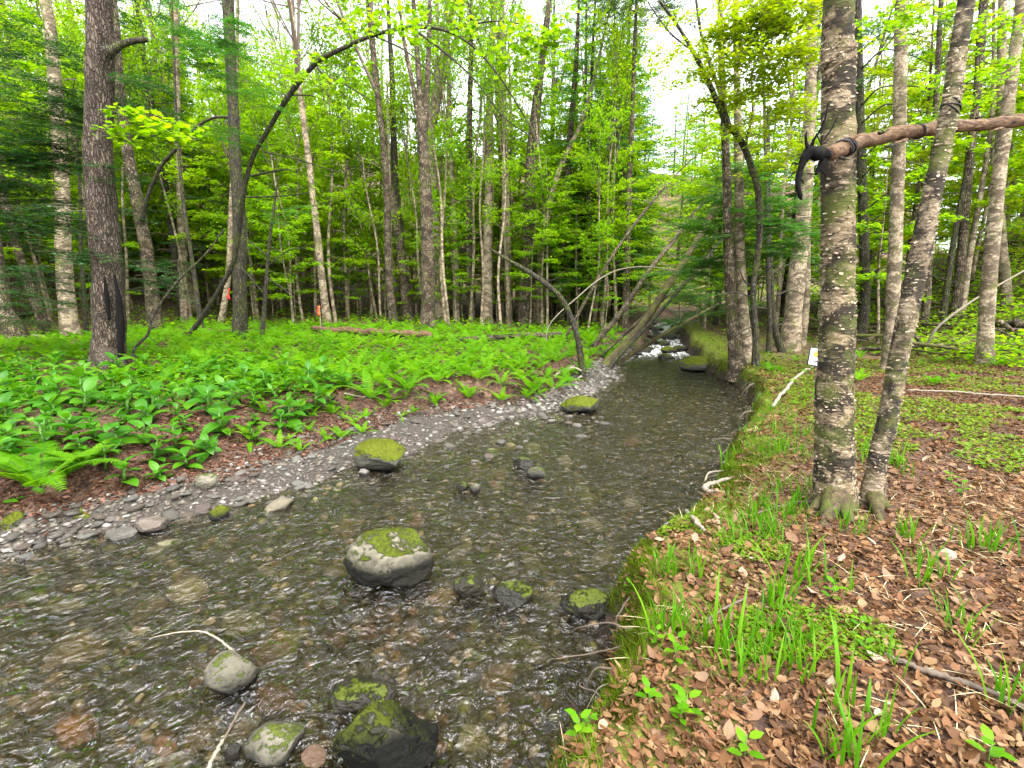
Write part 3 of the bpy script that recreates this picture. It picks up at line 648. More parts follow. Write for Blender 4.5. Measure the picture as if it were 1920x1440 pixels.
def hero(name, label, pts, bark, Y=None, Y1=None, ztop=None, seg=14, bmp=.12, freq=None, group=None, flare=1.35, n=None, cat='tree', rough=None, root=True):
    b = ground(pts[0][0], pts[0][1]) if Y is None else at(pts[0][0], pts[0][1], Y)
    Y = b[1]; W_, R_ = world_pts(pts, Y, Y1)
    if ztop and W_[-1][2] < ztop:
        d = norm(W_[-1] - W_[-3]); d = norm(d + np.array((0, 0, .6))); k = (ztop - W_[-1][2]) / d[2]
        W_ = np.vstack([W_, W_[-1] + d * k * .5, W_[-1] + d * k]); R_ = np.concatenate([R_, [R_[-1] * .75, R_[-1] * .4]])
    if root:
        gz = float(H(W_[0][0], W_[0][1])); d0 = norm(W_[0] - W_[1])
        W_ = np.vstack([[W_[0][0] + d0[0] * .1, W_[0][1] + d0[1] * .1, min(gz, W_[0][2]) - .25], W_]); R_ = np.concatenate([[R_[0] * flare], R_])
    base = np.array((W_[1 if root else 0][0], W_[1 if root else 0][1], W_[1 if root else 0][2]))
    L = np.linalg.norm(np.diff(W_, axis=0), axis=1).sum(); n = n or int(min(140, max(14, L / max(R_.mean() * .5, .03))))
    q = curve(np.column_stack([W_, R_]), n)
    mb = MB(); r0 = float(np.mean(R_)); tube(mb, q[:, :3] - base, np.maximum(q[:, 3], .002), seg, 0, bmp, abs(hash(label)) % 97 if False else len(label), freq=freq or (.8 / max(r0, .03)))
    rt = link(name, None, None, base); tag(rt, label, cat, group)
    link('trunk', mb.mesh(name + '_trunk', [bark], True), rt)
    return rt, base, W_, R_

def limb(rt, base, pts, Y, bark, Y1=None, seg=7, name='branch', n=None, bmp=.1):
    W_, R_ = world_pts(pts, Y, Y1); n = n or 6 * len(pts); q = curve(np.column_stack([W_, R_]), n); mb = MB()
    tube(mb, q[:, :3] - base, np.maximum(q[:, 3], .0015), seg, 0, bmp, len(pts), freq=12)
    return link(name, mb.mesh(name, [bark], True), rt)

def twigs(rt, base, Wp, Rp, n, L, seed, mat, lo=.25):
    "fine forked side twigs along a bare stem, joined into one part"
    rg = np.random.default_rng(seed); q = curve(np.column_stack([Wp, Rp]), 160); mb = MB()
    for i in range(n):
        k = int(rg.uniform(lo, .99) * 159); p = q[k, :3] - base; r_ = min(.008, q[k, 3] * .5) ; d = norm(rg.normal(size=3) * np.array((1, .8, .7)) + np.array((0, 0, .3))); l = L * rg.uniform(.4, 1.2)
        Q = [p]; dd = d
        for j in range(5): dd = norm(dd + rg.normal(size=3) * .22); Q.append(Q[-1] + dd * l / 5)
        tube(mb, Q, np.linspace(r_, .0012, 6), 4, 0, cap=False)
        for j in (2, 3, 4):
            d2 = norm(dd + rg.normal(size=3) * .6); tube(mb, [Q[j], Q[j] + d2 * l * .18, Q[j] + d2 * l * .36 + rg.normal(size=3) * .03 * l], [r_ * .5, r_ * .3, .001], 3, 0, cap=False)
    tag(link('twigs', mb.mesh('twigs', [mat]), rt), kind='stuff')

def crown_sprays(rt, base, spots, kind, leafL=.085, dens=26, T=LEAF, mat=None, seed=0, name='crown', droop=.25, up=.35, mult=1):
    "foliage held on real twigs round the given points: (px, py, depth, length, how many)"
    rng = np.random.default_rng(seed); mb = MB()
    for (px, py, Yq, L, c) in spots:
        p = at(px, py, Yq)
        for i in range(c * mult):
            az = rng.uniform(0, 6.283); st = p - np.array((math.cos(az), math.sin(az), 0)) * L * .5 + rng.normal(size=3) * L * .25 * np.array((1, 1, .55))
            if kind == 'hem': hemlock_branch(mb, rng, st - base, az, L * rng.uniform(.7, 1.2), .12, 1.25, r0=.006)
            else: layered_branch(mb, rng, st - base, az, L * rng.uniform(.7, 1.2), .15, leafL, dens, .006, T, 0, 1, droop, .42, up)
    o = link(name, mb.mesh(name, [M['twig'], mat]), rt); tag(o, kind='stuff'); return o

def top_crown(rt, base, Wp, kind, i, sc, drop):
    o = link('crown', K[kind][i][1], rt, Wp[-1] - base - np.array((0, 0, drop)), (0, 0, RNG.uniform(0, 6)), sc); tag(o, kind='stuff'); return o

def roots(rt, base, spots, bark, h=.10):
    for (px, py, w_) in spots:
        g_ = ground(px, py); d_ = g_ - base; L_ = np.linalg.norm(d_[:2]); q0 = base + d_ * .12 + np.array((0, 0, h * 1.6)); q1 = base + d_ * .55 + np.array((0, 0, h * .45)); q1[2] = max(q1[2], float(H(q1[0], q1[1])) + h * .25); q2 = g_ - np.array((0, 0, .03))
        w0 = pxsize(base, w_) / 2; q = curve(np.column_stack([np.array([q0, q1, q2]), [w0, w0 * .6, w0 * .2]]), 14); mb = MB(); tube(mb, q[:, :3] - base, q[:, 3], 10, 0, .2, int(px) % 9, freq=9); link('root', mb.mesh('root', [bark], True), rt)
# left side
T1, b1, w1, _ = hero('hemlock_tree', 'massive rough barked hemlock trunk with a snapped branch stub above the broad leaved plants',
    [(207, 693, 80), (205, 640, 68), (202, 520, 64), (192, 400, 62), (184, 250, 58), (188, 120, 58), (185, 0, 54)], M['bark_hem'], ztop=15, seg=64, bmp=.22, freq=5, n=150)
limb(T1, b1, [(200, 100, 30), (214, 93, 22), (228, 84, 16), (250, 77, 14), (275, 74, 12)], b1[1] - .15, M['bark_dark'], name='broken_branch')
roots(T1, b1, [(160, 705, 40), (245, 712, 40), (205, 722, 44)], M['bark_hem'], .16)
limb(T1, b1, [(225, 690, 12), (226, 620, 16), (222, 560, 13), (214, 515, 4)], b1[1] - .235, M['blackwood'], name='bark_split', bmp=.4)
limb(T1, b1, [(205, 600, 5), (200, 560, 10), (196, 520, 4)], b1[1] - .26, M['blackwood'], name='bark_split', bmp=.4)
crown_sprays(T1, b1, [(50, 200, 8.5, 1.3, 6), (20, 330, 8.2, 1.4, 7), (90, 290, 8.6, 1.4, 7), (130, 190, 8.8, 1.2, 5), (60, 430, 8.3, 1.4, 6), (130, 400, 8.6, 1.2, 5), (170, 480, 8.4, 1.0, 4),
    (80, 520, 9.5, 1.3, 5), (20, 250, 8, 1.3, 4), (30, 90, 8.6, 1.2, 3), (130, 110, 8.6, .9, 2), (270, 180, 8.8, 1.0, 3), (240, 500, 8.8, .9, 2), (300, 530, 9.2, .9, 2), (10, 560, 10, 1.4, 4), (230, 330, 8.6, .8, 2)], 'hem', mat=M['hemlock'], seed=4, mult=2)
top_crown(T1, b1, w1, 'hemlock', 1, .8, 7)
T2, b2, w2, _ = hero('birch_tree', 'pale mottled trunk leaning out of the dark hemlock boughs at the edge of the wood',
    [(128, 588, 38), (119, 480, 34), (118, 380, 31), (110, 250, 29), (95, 60, 26), (85, 0, 24)], M['bark_pale'], Y=13.0, ztop=12, seg=24, bmp=.15); top_crown(T2, b2, w2, 'thin', 0, .9, 4)
hero('leaning_tree', 'grey trunk with spreading roots cut by the left edge of the picture', [(22, 615, 56), (8, 580, 36), (-4, 500, 30), (-30, 300, 28), (-50, 100, 26)], M['bark_grey'], Y=12.0, ztop=10, seg=20)
T3, b3, w3, _ = hero('maple_tree', 'brown trunk standing close behind the massive hemlock with an arching limb',
    [(292, 622, 34), (279, 500, 27), (262, 400, 26), (242, 300, 24), (226, 180, 22), (216, 60, 20), (210, 0, 20)], M['bark_grey'], ztop=13, seg=20); top_crown(T3, b3, w3, 'tall', 1, .7, 4)
limb(T3, b3, [(266, 415, 12), (275, 375, 9), (300, 315, 8), (333, 277, 7.5), (370, 238, 7), (400, 221, 6), (435, 220, 5)], b3[1] - .2, M['bark_dark'], Y1=b3[1] - 1.2)
crown_sprays(T3, b3, [(250, 215, 7.6, .5, 3), (285, 245, 7.6, .55, 4), (320, 255, 7.7, .5, 3), (235, 255, 7.6, .4, 2), (350, 250, 8, .5, 2)], 'leaf', .10, 20, MAPLE, M['lime'], 8, mult=2)
hero('pole_tree', 'pale pole just left of the slender dark saplings, ferns at its foot', [(347, 592, 20), (343, 480, 18), (336, 300, 14), (330, 100, 12), (328, 0, 11)], M['bark_pale'], Y=19, ztop=14)
T4, b4, w4, _ = hero('dark_tree', 'straight dark moss stained trunk beside the great arching tree',
    [(450, 634, 32), (450, 560, 28), (449, 420, 26), (441, 300, 23), (437, 200, 21), (432, 100, 21), (428, 0, 21)], M['bark_dark'], ztop=15, seg=24, bmp=.15); top_crown(T4, b4, w4, 'thin', 1, .9, 5)
crown_sprays(T4, b4, [(400, 120, 11, 1.2, 4), (440, 60, 11, 1.1, 3), (360, 60, 11, 1.2, 3), (470, 170, 11, 1.1, 3), (420, 250, 11.5, 1.0, 3), (520, 400, 12, 1, 2)], 'hem', mat=M['hemlock2'], seed=9, mult=2)
_, PT, _, _ = hero('pole_tree', 'thin pale stem against the straight dark trunk', [(412, 618, 14), (428, 520, 12), (433, 400, 10), (442, 200, 8), (446, 0, 7)], M['bark_pale'], ztop=12)
hero('dark_sapling', 'slender dark leaning sapling rising from the ferns between two bigger trunks', [(379, 628, 12), (362, 500, 9), (344, 380, 8), (331, 230, 6), (326, 100, 5), (322, 0, 5)], M['bark_dark'], ztop=9)
T5, b5, w5, _ = hero('dark_sapling', 'small dark sapling with bare side twigs right of the straight dark trunk', [(491, 640, 10), (497, 560, 8), (503, 480, 6), (512, 400, 5), (522, 330, 3)], M['bark_dark'])
for q in ([(497, 555, 3), (470, 520, 3), (450, 500, 2)], [(500, 520, 3), (530, 540, 2.5), (560, 570, 1.5)], [(503, 480, 3), (470, 455, 2), (450, 445, 1)], [(500, 500, 3), (540, 470, 2), (570, 465, 1)]): limb(T5, b5, q, b5[1], M['bark_dark'])
T6, b6, w6, _ = hero('arching_tree', 'great dark tree arching over the ferns with its tip hanging toward the stream',
    [(347, 640, 11.5), (372, 605, 10.7), (402, 558, 9.8), (437, 493, 9.4), (450, 420, 9.4), (456, 370, 9.0), (472, 300, 9.0), (505, 240, 9.0), (540, 182, 9.8), (570, 143, 9.4), (600, 112, 9.4), (640, 92, 8.2), (700, 66, 7.4), (770, 51, 7.4), (830, 56, 4.9), (880, 82, 4.1), (930, 135, 3.3), (975, 205, 2.5), (1000, 250, 1.6)],
    M['bark_dark'], Y1=9.0, seg=12, bmp=.16, flare=1.2, n=120)
f6 = lambda px: b6[1] + (9.0 - b6[1]) * min(1, max(0, (px - 347) / 640))
for q in ([(770, 51, 5), (830, 95, 4), (890, 150, 3), (940, 215, 2), (1000, 260, 1.5)], [(700, 66, 4), (760, 95, 3), (800, 130, 2.5), (850, 165, 2)], [(590, 120, 5), (610, 142, 4), (640, 155, 3), (700, 190, 2)], [(545, 178, 4), (560, 178, 3), (590, 180, 2)],
          [(470, 330, 5), (520, 320, 4), (545, 318, 2)], [(457, 370, 4), (520, 368, 3), (580, 362, 2)], [(495, 285, 3), (560, 300, 2.5), (640, 325, 2)], [(850, 55, 4), (920, 40, 3), (980, 45, 2)]):
    limb(T6, b6, q, f6(q[0][0]), M['bark_dark'], f6(q[-1][0]))
crown_sprays(T6, b6, [(660, 40, 9.8, .9, 3), (720, 30, 9.6, .8, 3), (640, 130, 9.8, .8, 2), (800, 70, 9.4, .8, 2), (960, 60, 9, .7, 3), (1000, 80, 9, .7, 3), (1040, 50, 9, .7, 3), (950, 110, 9, .7, 2), (1000, 130, 9, .6, 2), (560, 120, 10, .9, 2), (880, 30, 9.3, .7, 2)], 'leaf', .10, 15, MAPLE, M['lime'], 12, mult=2)
T7, b7, w7, _ = hero('crooked_sapling', 'thin crooked stem close by the massive hemlock, bending up and over', [(248, 690, 7), (252, 655, 6), (277, 627, 6), (284, 600, 5.5), (302, 568, 5), (338, 522, 5), (384, 478, 4), (420, 430, 3)], M['bark_dark'], Y1=8.5)
hero('dark_sapling', 'thin dark stem left of the massive hemlock, hemlock boughs over it', [(163, 635, 12), (158, 560, 10), (152, 470, 9), (150, 350, 7), (140, 200, 5)], M['bark_dark'])

# the stand behind the fern flat: the trunks that stand out
CT = [('twin_tree', 'thick left stem of the twin trunked tree, flaking brown bark', [(802, 620, 38), (803, 560, 31), (802, 480, 28), (797, 330, 24), (792, 250, 21), (786, 150, 13), (775, 0, 9)], 'bark_grey', 3),
      ('twin_tree', 'paler right stem of the twin trunked tree, forking high up', [(826, 600, 32), (820, 480, 27), (808, 320, 22), (811, 220, 18), (830, 110, 14), (852, 0, 10)], 'bark_pale', 2),
      ('pole_tree', 'brown trunk leaning left beside the twin trunked tree', [(766, 604, 24), (752, 480, 20), (728, 330, 16), (702, 120, 13), (690, 0, 11)], 'bark_grey', 1),
      ('pole_tree', 'straight flaking trunk second right of the twin trunked tree', [(914, 606, 24), (914, 450, 20), (917, 250, 17), (922, 100, 13), (928, 0, 12)], 'bark_pale', 3),
      ('pole_tree', 'stout brown trunk forking over the mossy stumps, behind the bent dead sapling', [(984, 612, 34), (989, 480, 28), (996, 300, 23), (1006, 200, 19), (1018, 100, 15), (1030, 0, 11)], 'bark_grey', 1),
      ('pole_tree', 'thin grey pole nearest right of the twin trunked tree', [(856, 604, 16), (852, 450, 13), (846, 300, 10), (840, 100, 8)], 'bark_pale', 2),
      ('pole_tree', 'thin brown pole between two flaking trunks', [(884, 606, 18), (878, 450, 15), (880, 250, 12), (884, 60, 9)], 'bark_grey', 2),
      ('pole_tree', 'pale pole left of the stout forked trunk', [(955, 606, 16), (952, 450, 14), (946, 250, 11), (944, 50, 8)], 'bark_pale', 1),
      ('pole_tree', 'pale pole leaning right behind the stout forked trunk', [(1006, 600, 17), (1014, 480, 15), (1045, 330, 12), (1090, 230, 9), (1120, 120, 6)], 'bark_pale', 2),
      ('pole_tree', 'dark trunk with rough bark among white poles left of the twin trunked tree', [(757, 598, 20), (755, 500, 18), (742, 350, 15), (735, 150, 12)], 'bark_dark', 3),
      ('pole_tree', 'pale trunk right of the stout forked trunk', [(1052, 606, 19), (1058, 480, 16), (1066, 300, 13), (1080, 120, 10)], 'bark_grey', 1),
      ('pole_tree', 'reddish conifer trunk above the pale leaning tree by the stream', [(1172, 622, 17), (1174, 540, 15), (1178, 400, 13), (1184, 250, 10)], 'bark_grey', 0)]
for nm, lb, pts, bk, k in CT:
    rt, b_, w_, _ = hero(nm, lb, [(a_, c_, d_ * .9) for a_, c_, d_ in pts], M[bk], ztop=13, seg=16, bmp=.16, Y=None if pts[0][1] > 603 else 20.5); top_crown(rt, b_, w_, 'thin' if k else 'hemlock', k % 3, .8, 3.5)
    if nm == 'twin_tree':
        for q in (([(794, 270, 15), (800, 180, 11), (804, 90, 9), (806, 0, 7)], [(793, 262, 13), (776, 170, 9), (758, 80, 7), (748, 0, 5)]) if 'left' in lb else ([(812, 235, 13), (832, 150, 9), (858, 60, 7), (870, 0, 5)], [(810, 250, 12), (818, 140, 9), (820, 0, 6)])): limb(rt, b_, q, b_[1], M[bk], seg=8)

_, WPb, _, _ = hero('pole_tree', 'thin white pole with a small red tape, left of the twin trunked tree', [(736, 604, 8), (733, 480, 7), (729, 300, 6), (726, 150, 4)], M['bark_pale'], ztop=9, seg=8)

# trees over the stream
S1, c1, x1, _ = hero('leaning_tree', 'thick mossy trunk leaning right over the stream from the far bank', [(1140, 684, 28), (1162, 658, 18), (1205, 607, 15), (1250, 540, 14), (1300, 462, 13), (1340, 392, 12), (1363, 350, 11), (1395, 290, 9)], M['bark_moss'], Y=12.6, Y1=14.5, seg=24, bmp=.16, flare=1.5)
hero('leaning_tree', 'grey brown straight leaning pole crossing behind the thick mossy trunk', [(1112, 650, 12), (1165, 585, 10), (1215, 510, 9), (1260, 455, 8), (1300, 400, 6), (1335, 365, 4)], M['bark_grey'], Y=13.6, Y1=15, seg=12)
hero('leaning_tree', 'very thin grey leaning stem, longest and highest of the leaning poles', [(1062, 632, 6), (1112, 540, 6), (1160, 462, 5.5), (1212, 392, 5), (1270, 325, 3), (1330, 270, 2)], M['bark_grey'], Y=14.0, Y1=15, seg=8)
hero('leaning_tree', 'thin grey stem leaning low across the stream just under the thick mossy trunk', [(1128, 668, 6), (1205, 596, 6), (1290, 524, 5), (1380, 470, 3)], M['bark_grey'], Y=13.2, Y1=14.6, seg=8)
hero('leaning_tree', 'slim dark stem leaning up close beside the thick mossy trunk', [(1150, 680, 8), (1226, 598, 7), (1320, 490, 6), (1374, 420, 4)], M['bark_dark'], Y=12.2, Y1=13.6, seg=8)
S4, c4, x4, _ = hero('fallen_log', 'mossy fallen log sloping up across the stream with a broken grey end', [(1156, 686, 8), (1188, 661, 10), (1232, 634, 9), (1290, 601, 7), (1347, 570, 5)], M['bark_moss'], Y=12.9, Y1=15, cat='log', seg=12, bmp=.2)
hero('bent_twig', 'bare white twig arched over the stream below the leaning trunks', [(1030, 610, 2), (1088, 553, 2.5), (1122, 525, 2.5), (1160, 506, 2.2), (1210, 500, 2), (1266, 506, 1.5)], M['paletwig'], Y=13, Y1=13.5, cat='branch', seg=5)
S6, c6, x6, _ = hero('dead_sapling', 'bare dark bent sapling bowing left from the gravel spit', [(1092, 714, 17), (1089, 670, 12), (1077, 612, 11), (1052, 560, 10.5), (1020, 530, 9.5), (985, 506, 8), (950, 486, 6), (918, 466, 4)], M['bark_dark'], Y1=9.5, seg=12, bmp=.2)
for q in ([(1090, 695, 5), (1075, 690, 4), (1055, 700, 3.5), (1040, 712, 3)], [(1091, 705, 5), (1080, 712, 4), (1078, 722, 3)]): limb(S6, c6, q, c6[1] - .1, M['paletwig'], name='exposed_root')

twigs(T6, b6, w6, np.full(len(w6), .02), 46, .7, 1, M['bark_dark']); twigs(S6, c6, x6, np.full(len(x6), .012), 22, .45, 2, M['bark_dark']); twigs(S1, c1, x1, np.full(len(x1), .016), 30, .8, 3, M['bark_grey']); twigs(S4, c4, x4, np.full(len(x4), .014), 24, .6, 4, M['bark_grey'])
twigs(T5, b5, w5, np.full(len(w5), .008), 18, .5, 5, M['bark_dark']); twigs(T7, b7, w7, np.full(len(w7), .008), 14, .4, 6, M['bark_dark']); twigs(T4, b4, w4, np.full(len(w4), .02), 30, .9, 7, M['bark_dark'], .1)
# right bank, group at the bend
hero('maple_tree', 'smooth reddish trunk at the water edge with flared roots', [(1384, 692, 40), (1376, 640, 25), (1370, 560, 21), (1367, 480, 20), (1362, 320, 16), (1352, 100, 12), (1350, 0, 10)], M['bark_grey'], ztop=10, seg=18)
hero('birch_tree', 'flaking trunk paired close behind the smooth reddish trunk', [(1402, 680, 34), (1394, 600, 23), (1387, 480, 21), (1386, 350, 18), (1382, 150, 14), (1380, 0, 12)], M['bark_pale'], ztop=11, seg=18)
R2, r2, xr2, _ = hero('maple_tree', 'crooked dark tree bending back over the stream with forked upper limbs', [(1416, 686, 17), (1417, 630, 13), (1412, 540, 12), (1424, 450, 13), (1422, 365, 13), (1410, 317, 13), (1390, 265, 12.5), (1360, 225, 12), (1330, 157, 10), (1300, 97, 8), (1265, 40, 6), (1235, 0, 5)], M['bark_dark'], seg=14, bmp=.15, Y1=9.5)
for q in ([(1367, 233, 9), (1345, 160, 7), (1318, 80, 6), (1305, 0, 5)], [(1397, 273, 7), (1411, 210, 5), (1412, 130, 4), (1450, 60, 3), (1485, 0, 2)], [(1350, 195, 4), (1320, 190, 3), (1300, 205, 2)], [(1300, 97, 4), (1255, 60, 3), (1215, 5, 2)]): limb(R2, r2, q, 9.8, M['bark_dark'])
for q in ([(1414, 560, 4), (1380, 548, 3), (1340, 555, 2)], [(1415, 610, 4), (1370, 630, 2)], [(1412, 540, 4), (1395, 525, 3), (1385, 500, 2)], [(1418, 520, 4), (1450, 500, 2.5), (1470, 510, 1.5)]): limb(R2, r2, q, r2[1], M['bark_dark'], r2[1] - .6)
crown_sprays(R2, r2, [(1330, 60, 9, 1.1, 3), (1380, 100, 9, 1.2, 4), (1430, 60, 8.5, 1.2, 5), (1480, 40, 8.2, 1.1, 5), (1500, 110, 8, 1.0, 4), (1440, 140, 8.6, 1.1, 5), (1390, 180, 9.5, 1.1, 3), (1480, 200, 8.8, 1.0, 4), (1430, 240, 9.5, 1.0, 4), (1500, 270, 9.3, .9, 3),
    (1350, 140, 9.6, 1, 2), (1450, 300, 10, .9, 2), (1400, 20, 8.6, 1.1, 4), (1290, 140, 10, .9, 1), (1520, 20, 8, 1.0, 3)], 'leaf', .085, 48, LEAF, M['yellow'], 15, mult=2)
R3, r3, xr3, _ = hero('hemlock_sapling', 'dark thin hemlock stem with dead lower twigs between the bend trees', [(1441, 664, 13), (1443, 600, 10), (1440, 500, 9), (1436, 300, 7), (1430, 100, 5)], M['bark_dark'])
crown_sprays(R3, r3, [(1330, 430, 11, 1.3, 5), (1390, 400, 11, 1.2, 5), (1450, 420, 10.5, 1.2, 5), (1300, 500, 12, 1.3, 5), (1360, 480, 11.5, 1.2, 4), (1430, 470, 11, 1.1, 4), (1330, 560, 12, 1.2, 4), (1280, 545, 13, 1.2, 4), (1480, 380, 10.5, 1.0, 3), (1400, 330, 11, 1.2, 4), (1470, 460, 10.5, 1, 3), (1330, 370, 11.5, 1.2, 3), (1260, 590, 13.5, 1.0, 3), (1500, 440, 10, .8, 2)], 'hem', mat=M['hemlock2'], seed=21, mult=3)
for q in ([(1442, 560, 4), (1480, 545, 3), (1510, 552, 2)], [(1442, 580, 4), (1400, 572, 2.5)], [(1443, 620, 4), (1478, 600, 2)], [(1441, 520, 4), (1470, 500, 3), (1500, 490, 2)]): limb(R3, r3, q, r3[1], M['bark_dark'])
hero('hemlock_sapling', 'curved dark stem leaning on the broad yellow birch', [(1466, 660, 18), (1452, 612, 12), (1446, 540, 11), (1442, 400, 9), (1440, 200, 6)], M['bark_dark'])
R5, r5, xr5, _ = hero('birch_tree', 'broad shaggy yellow birch leaning right behind the small signboard', [(1480, 655, 46), (1486, 600, 37), (1493, 530, 34), (1501, 460, 32), (1514, 300, 27), (1520, 150, 23), (1524, 0, 20)], M['bark_pale'], ztop=13, seg=28, bmp=.16); top_crown(R5, r5, xr5, 'tall', 2, .8, 4)

crown_sprays(R2, r2, [(1310, 130, 10.5, 1.1, 3), (1330, 210, 10.5, 1.1, 4), (1345, 300, 11, 1.1, 4), (1290, 330, 12, 1.0, 3), (1305, 400, 12, 1.0, 3), (1310, 260, 11, 1.0, 3), (1370, 260, 10.5, 1.0, 3), (1240, 30, 10, .8, 2), (1275, 90, 10, .8, 2), (1270, 200, 12, .8, 1), (1410, 330, 11, 1, 3)], 'leaf', .085, 30, LEAF, M['lime'], 45)

twigs(R2, r2, xr2, np.full(len(xr2), .014), 40, .8, 8, M['bark_dark'], .1); twigs(R3, r3, xr3, np.full(len(xr3), .012), 40, .9, 9, M['bark_dark'], .05)
# right bank, near birches
BB, bb, xb, Rb = hero('birch_tree', 'nearest stout birch with shaggy peeling bark and the pole lashed across it', [(1566, 952, 92), (1564, 880, 80), (1564, 780, 75), (1565, 700, 72), (1570, 600, 68), (1571, 480, 66), (1571, 300, 67), (1572, 100, 65), (1573, 0, 62)], M['bark_birch'], ztop=11, seg=72, bmp=.13, freq=13, n=170)
B2, bc, xc, Rc = hero('birch_tree', 'dark blotched birch leaning right from the foot of the stout birch', [(1634, 952, 56), (1638, 910, 45), (1649, 850, 41), (1666, 780, 39), (1683, 680, 40), (1708, 560, 43), (1722, 490, 44), (1742, 390, 42), (1762, 300, 40), (1782, 200, 38), (1795, 100, 37), (1812, 0, 37)], M['bark_birch2'], ztop=10, seg=56, bmp=.15, freq=13, n=140)
roots(BB, bb, [(1505, 965, 40), (1540, 990, 46), (1600, 985, 40)], M['bark_moss']); roots(B2, bc, [(1655, 985, 30), (1680, 960, 26)], M['bark_moss'], .07)
top_crown(BB, bb, xb, 'tall', 0, .9, 3); top_crown(B2, bc, xc, 'tall', 3, .8, 3)
R8, r8, x8, rad8 = hero('birch_tree', 'straight pale birch seen between the two nearest birches', [(1666, 694, 34), (1672, 620, 29), (1676, 520, 28), (1681, 400, 28), (1686, 250, 27), (1689, 100, 27), (1691, 0, 26)], M['bark_pale'], ztop=13, seg=24, bmp=.14); top_crown(R8, r8, x8, 'tall', 1, .8, 3)
R9, r9, x9, _ = hero('birch_tree', 'pale scaly birch standing alone in the ground cover near the edge of the picture', [(1846, 684, 44), (1848, 630, 34), (1853, 540, 33), (1862, 440, 31), (1876, 310, 29), (1893, 180, 27), (1908, 60, 25), (1915, 0, 25)], M['bark_pale'], ztop=13, seg=24, bmp=.14); top_crown(R9, r9, x9, 'tall', 2, .8, 3)
for lb, pts, bk in [('thin grey trunk behind the lone scaly birch', [(1795, 560, 22), (1805, 450, 20), (1818, 300, 18), (1838, 120, 16), (1846, 0, 15)], 'bark_grey'),
                    ('dark narrow trunk between the leaning birch and the lone scaly birch', [(1770, 580, 14), (1790, 440, 12), (1822, 260, 10), (1840, 0, 8)], 'bark_dark'),
                    ('pale trunk rising behind the lashed pole near its far end', [(1888, 560, 24), (1872, 380, 22), (1878, 200, 20), (1880, 0, 18)], 'bark_pale'),
                    ('slim brown trunk just right of the straight pale birch', [(1738, 560, 16), (1745, 400, 14), (1755, 200, 12), (1765, 0, 11)], 'bark_grey'),
                    ('slim pale trunk left of the nearest stout birch, high in the leaves', [(1512, 560, 14), (1514, 400, 13), (1516, 200, 12), (1518, 0, 11)], 'bark_pale'),
                    ('dark hemlock trunk half hidden behind the nearest stout birch', [(1622, 560, 20), (1618, 400, 20), (1612, 200, 18), (1608, 0, 16)], 'bark_dark')]:
    rt, b_, w_, _ = hero('pole_tree', lb, pts, M[bk], Y=13.5, ztop=13, seg=14, bmp=.14); top_crown(rt, b_, w_, 'thin', 1, .9, 3)
    if 'hemlock' in lb:
        for k in range(16):
            yy = 40 + k * 34; sg = 1 if k % 3 else -1; limb(rt, b_, [(1616, yy + 20, 5), (1616 + sg * 50, yy - 15, 3.5), (1616 + sg * (100 + k % 5 * 25), yy - 25 + (k % 3) * 22, 1.5)], 13.4, M['bark_dark'], 12.6, seg=5)
        crown_sprays(rt, b_, [(1640, 140, 12.8, 1.2, 3), (1640, 60, 12.8, 1.2, 3), (1630, 260, 12.8, 1.0, 2), (1760, 40, 12, 1.0, 2)], 'hem', mat=M['hemlock'], seed=33)
crown_sprays(R8, r8, [(1640, 20, 8, .8, 3), (1720, 30, 8.5, .8, 3), (1860, 60, 8, .9, 2), (1880, 130, 8.4, .8, 2), (1740, 150, 9, .8, 2), (1840, 180, 9, .7, 2), (1750, 220, 9.5, .7, 2)], 'leaf', .085, 40, LEAF, M['lime'], 18, mult=2)

def flakes(rt, base, Wp, Rp, n, zmax, mat, seed):
    "curls of loose bark standing off a trunk"
    rng = np.random.default_rng(seed); q = curve(np.column_stack([Wp, Rp]), 200); q = q[q[:, 2] < zmax]; i = rng.integers(2, len(q) - 2, n); th = rng.uniform(0, 6.283, n)
    D = np.stack([np.cos(th), np.sin(th), 0 * th], -1); P_ = q[i, :3] + D * (q[i, 3] * 1.02)[:, None] - base
    tang = np.stack([-np.sin(th), np.cos(th), rng.normal(0, .25, n)], -1) * rng.choice([-1, 1], n)[:, None]
    CURL = T_([(0, -.3, 0), (0, .3, 0), (.5, .3, .06), (.5, -.3, .06), (.9, .24, .30), (.9, -.24, .30)], [(0, 3, 2, 1), (3, 5, 4, 2)])
    mb = MB(); scatter(mb, CURL, P_, tang, D, np.stack([rng.uniform(.006, .03, n), .006 + .022 * rng.uniform(0, 1, n) ** 3, rng.uniform(.004, .035, n)], -1))
    tag(link('bark_curls', mb.mesh('bark_curls', [mat]), rt), kind='stuff')
M['curl'] = leafmat('bark curl', [(0, (.10, .07, .045)), (.5, (.30, .23, .15)), (1, (.52, .44, .33))], 1, .1, .7, .2)
flakes(BB, bb, xb, Rb, 2600, 5, M['curl'], 1); flakes(B2, bc, xc, Rc, 1300, 5, M['curl'], 2); flakes(R8, r8, x8, rad8, 500, 6, M['curl'], 3)

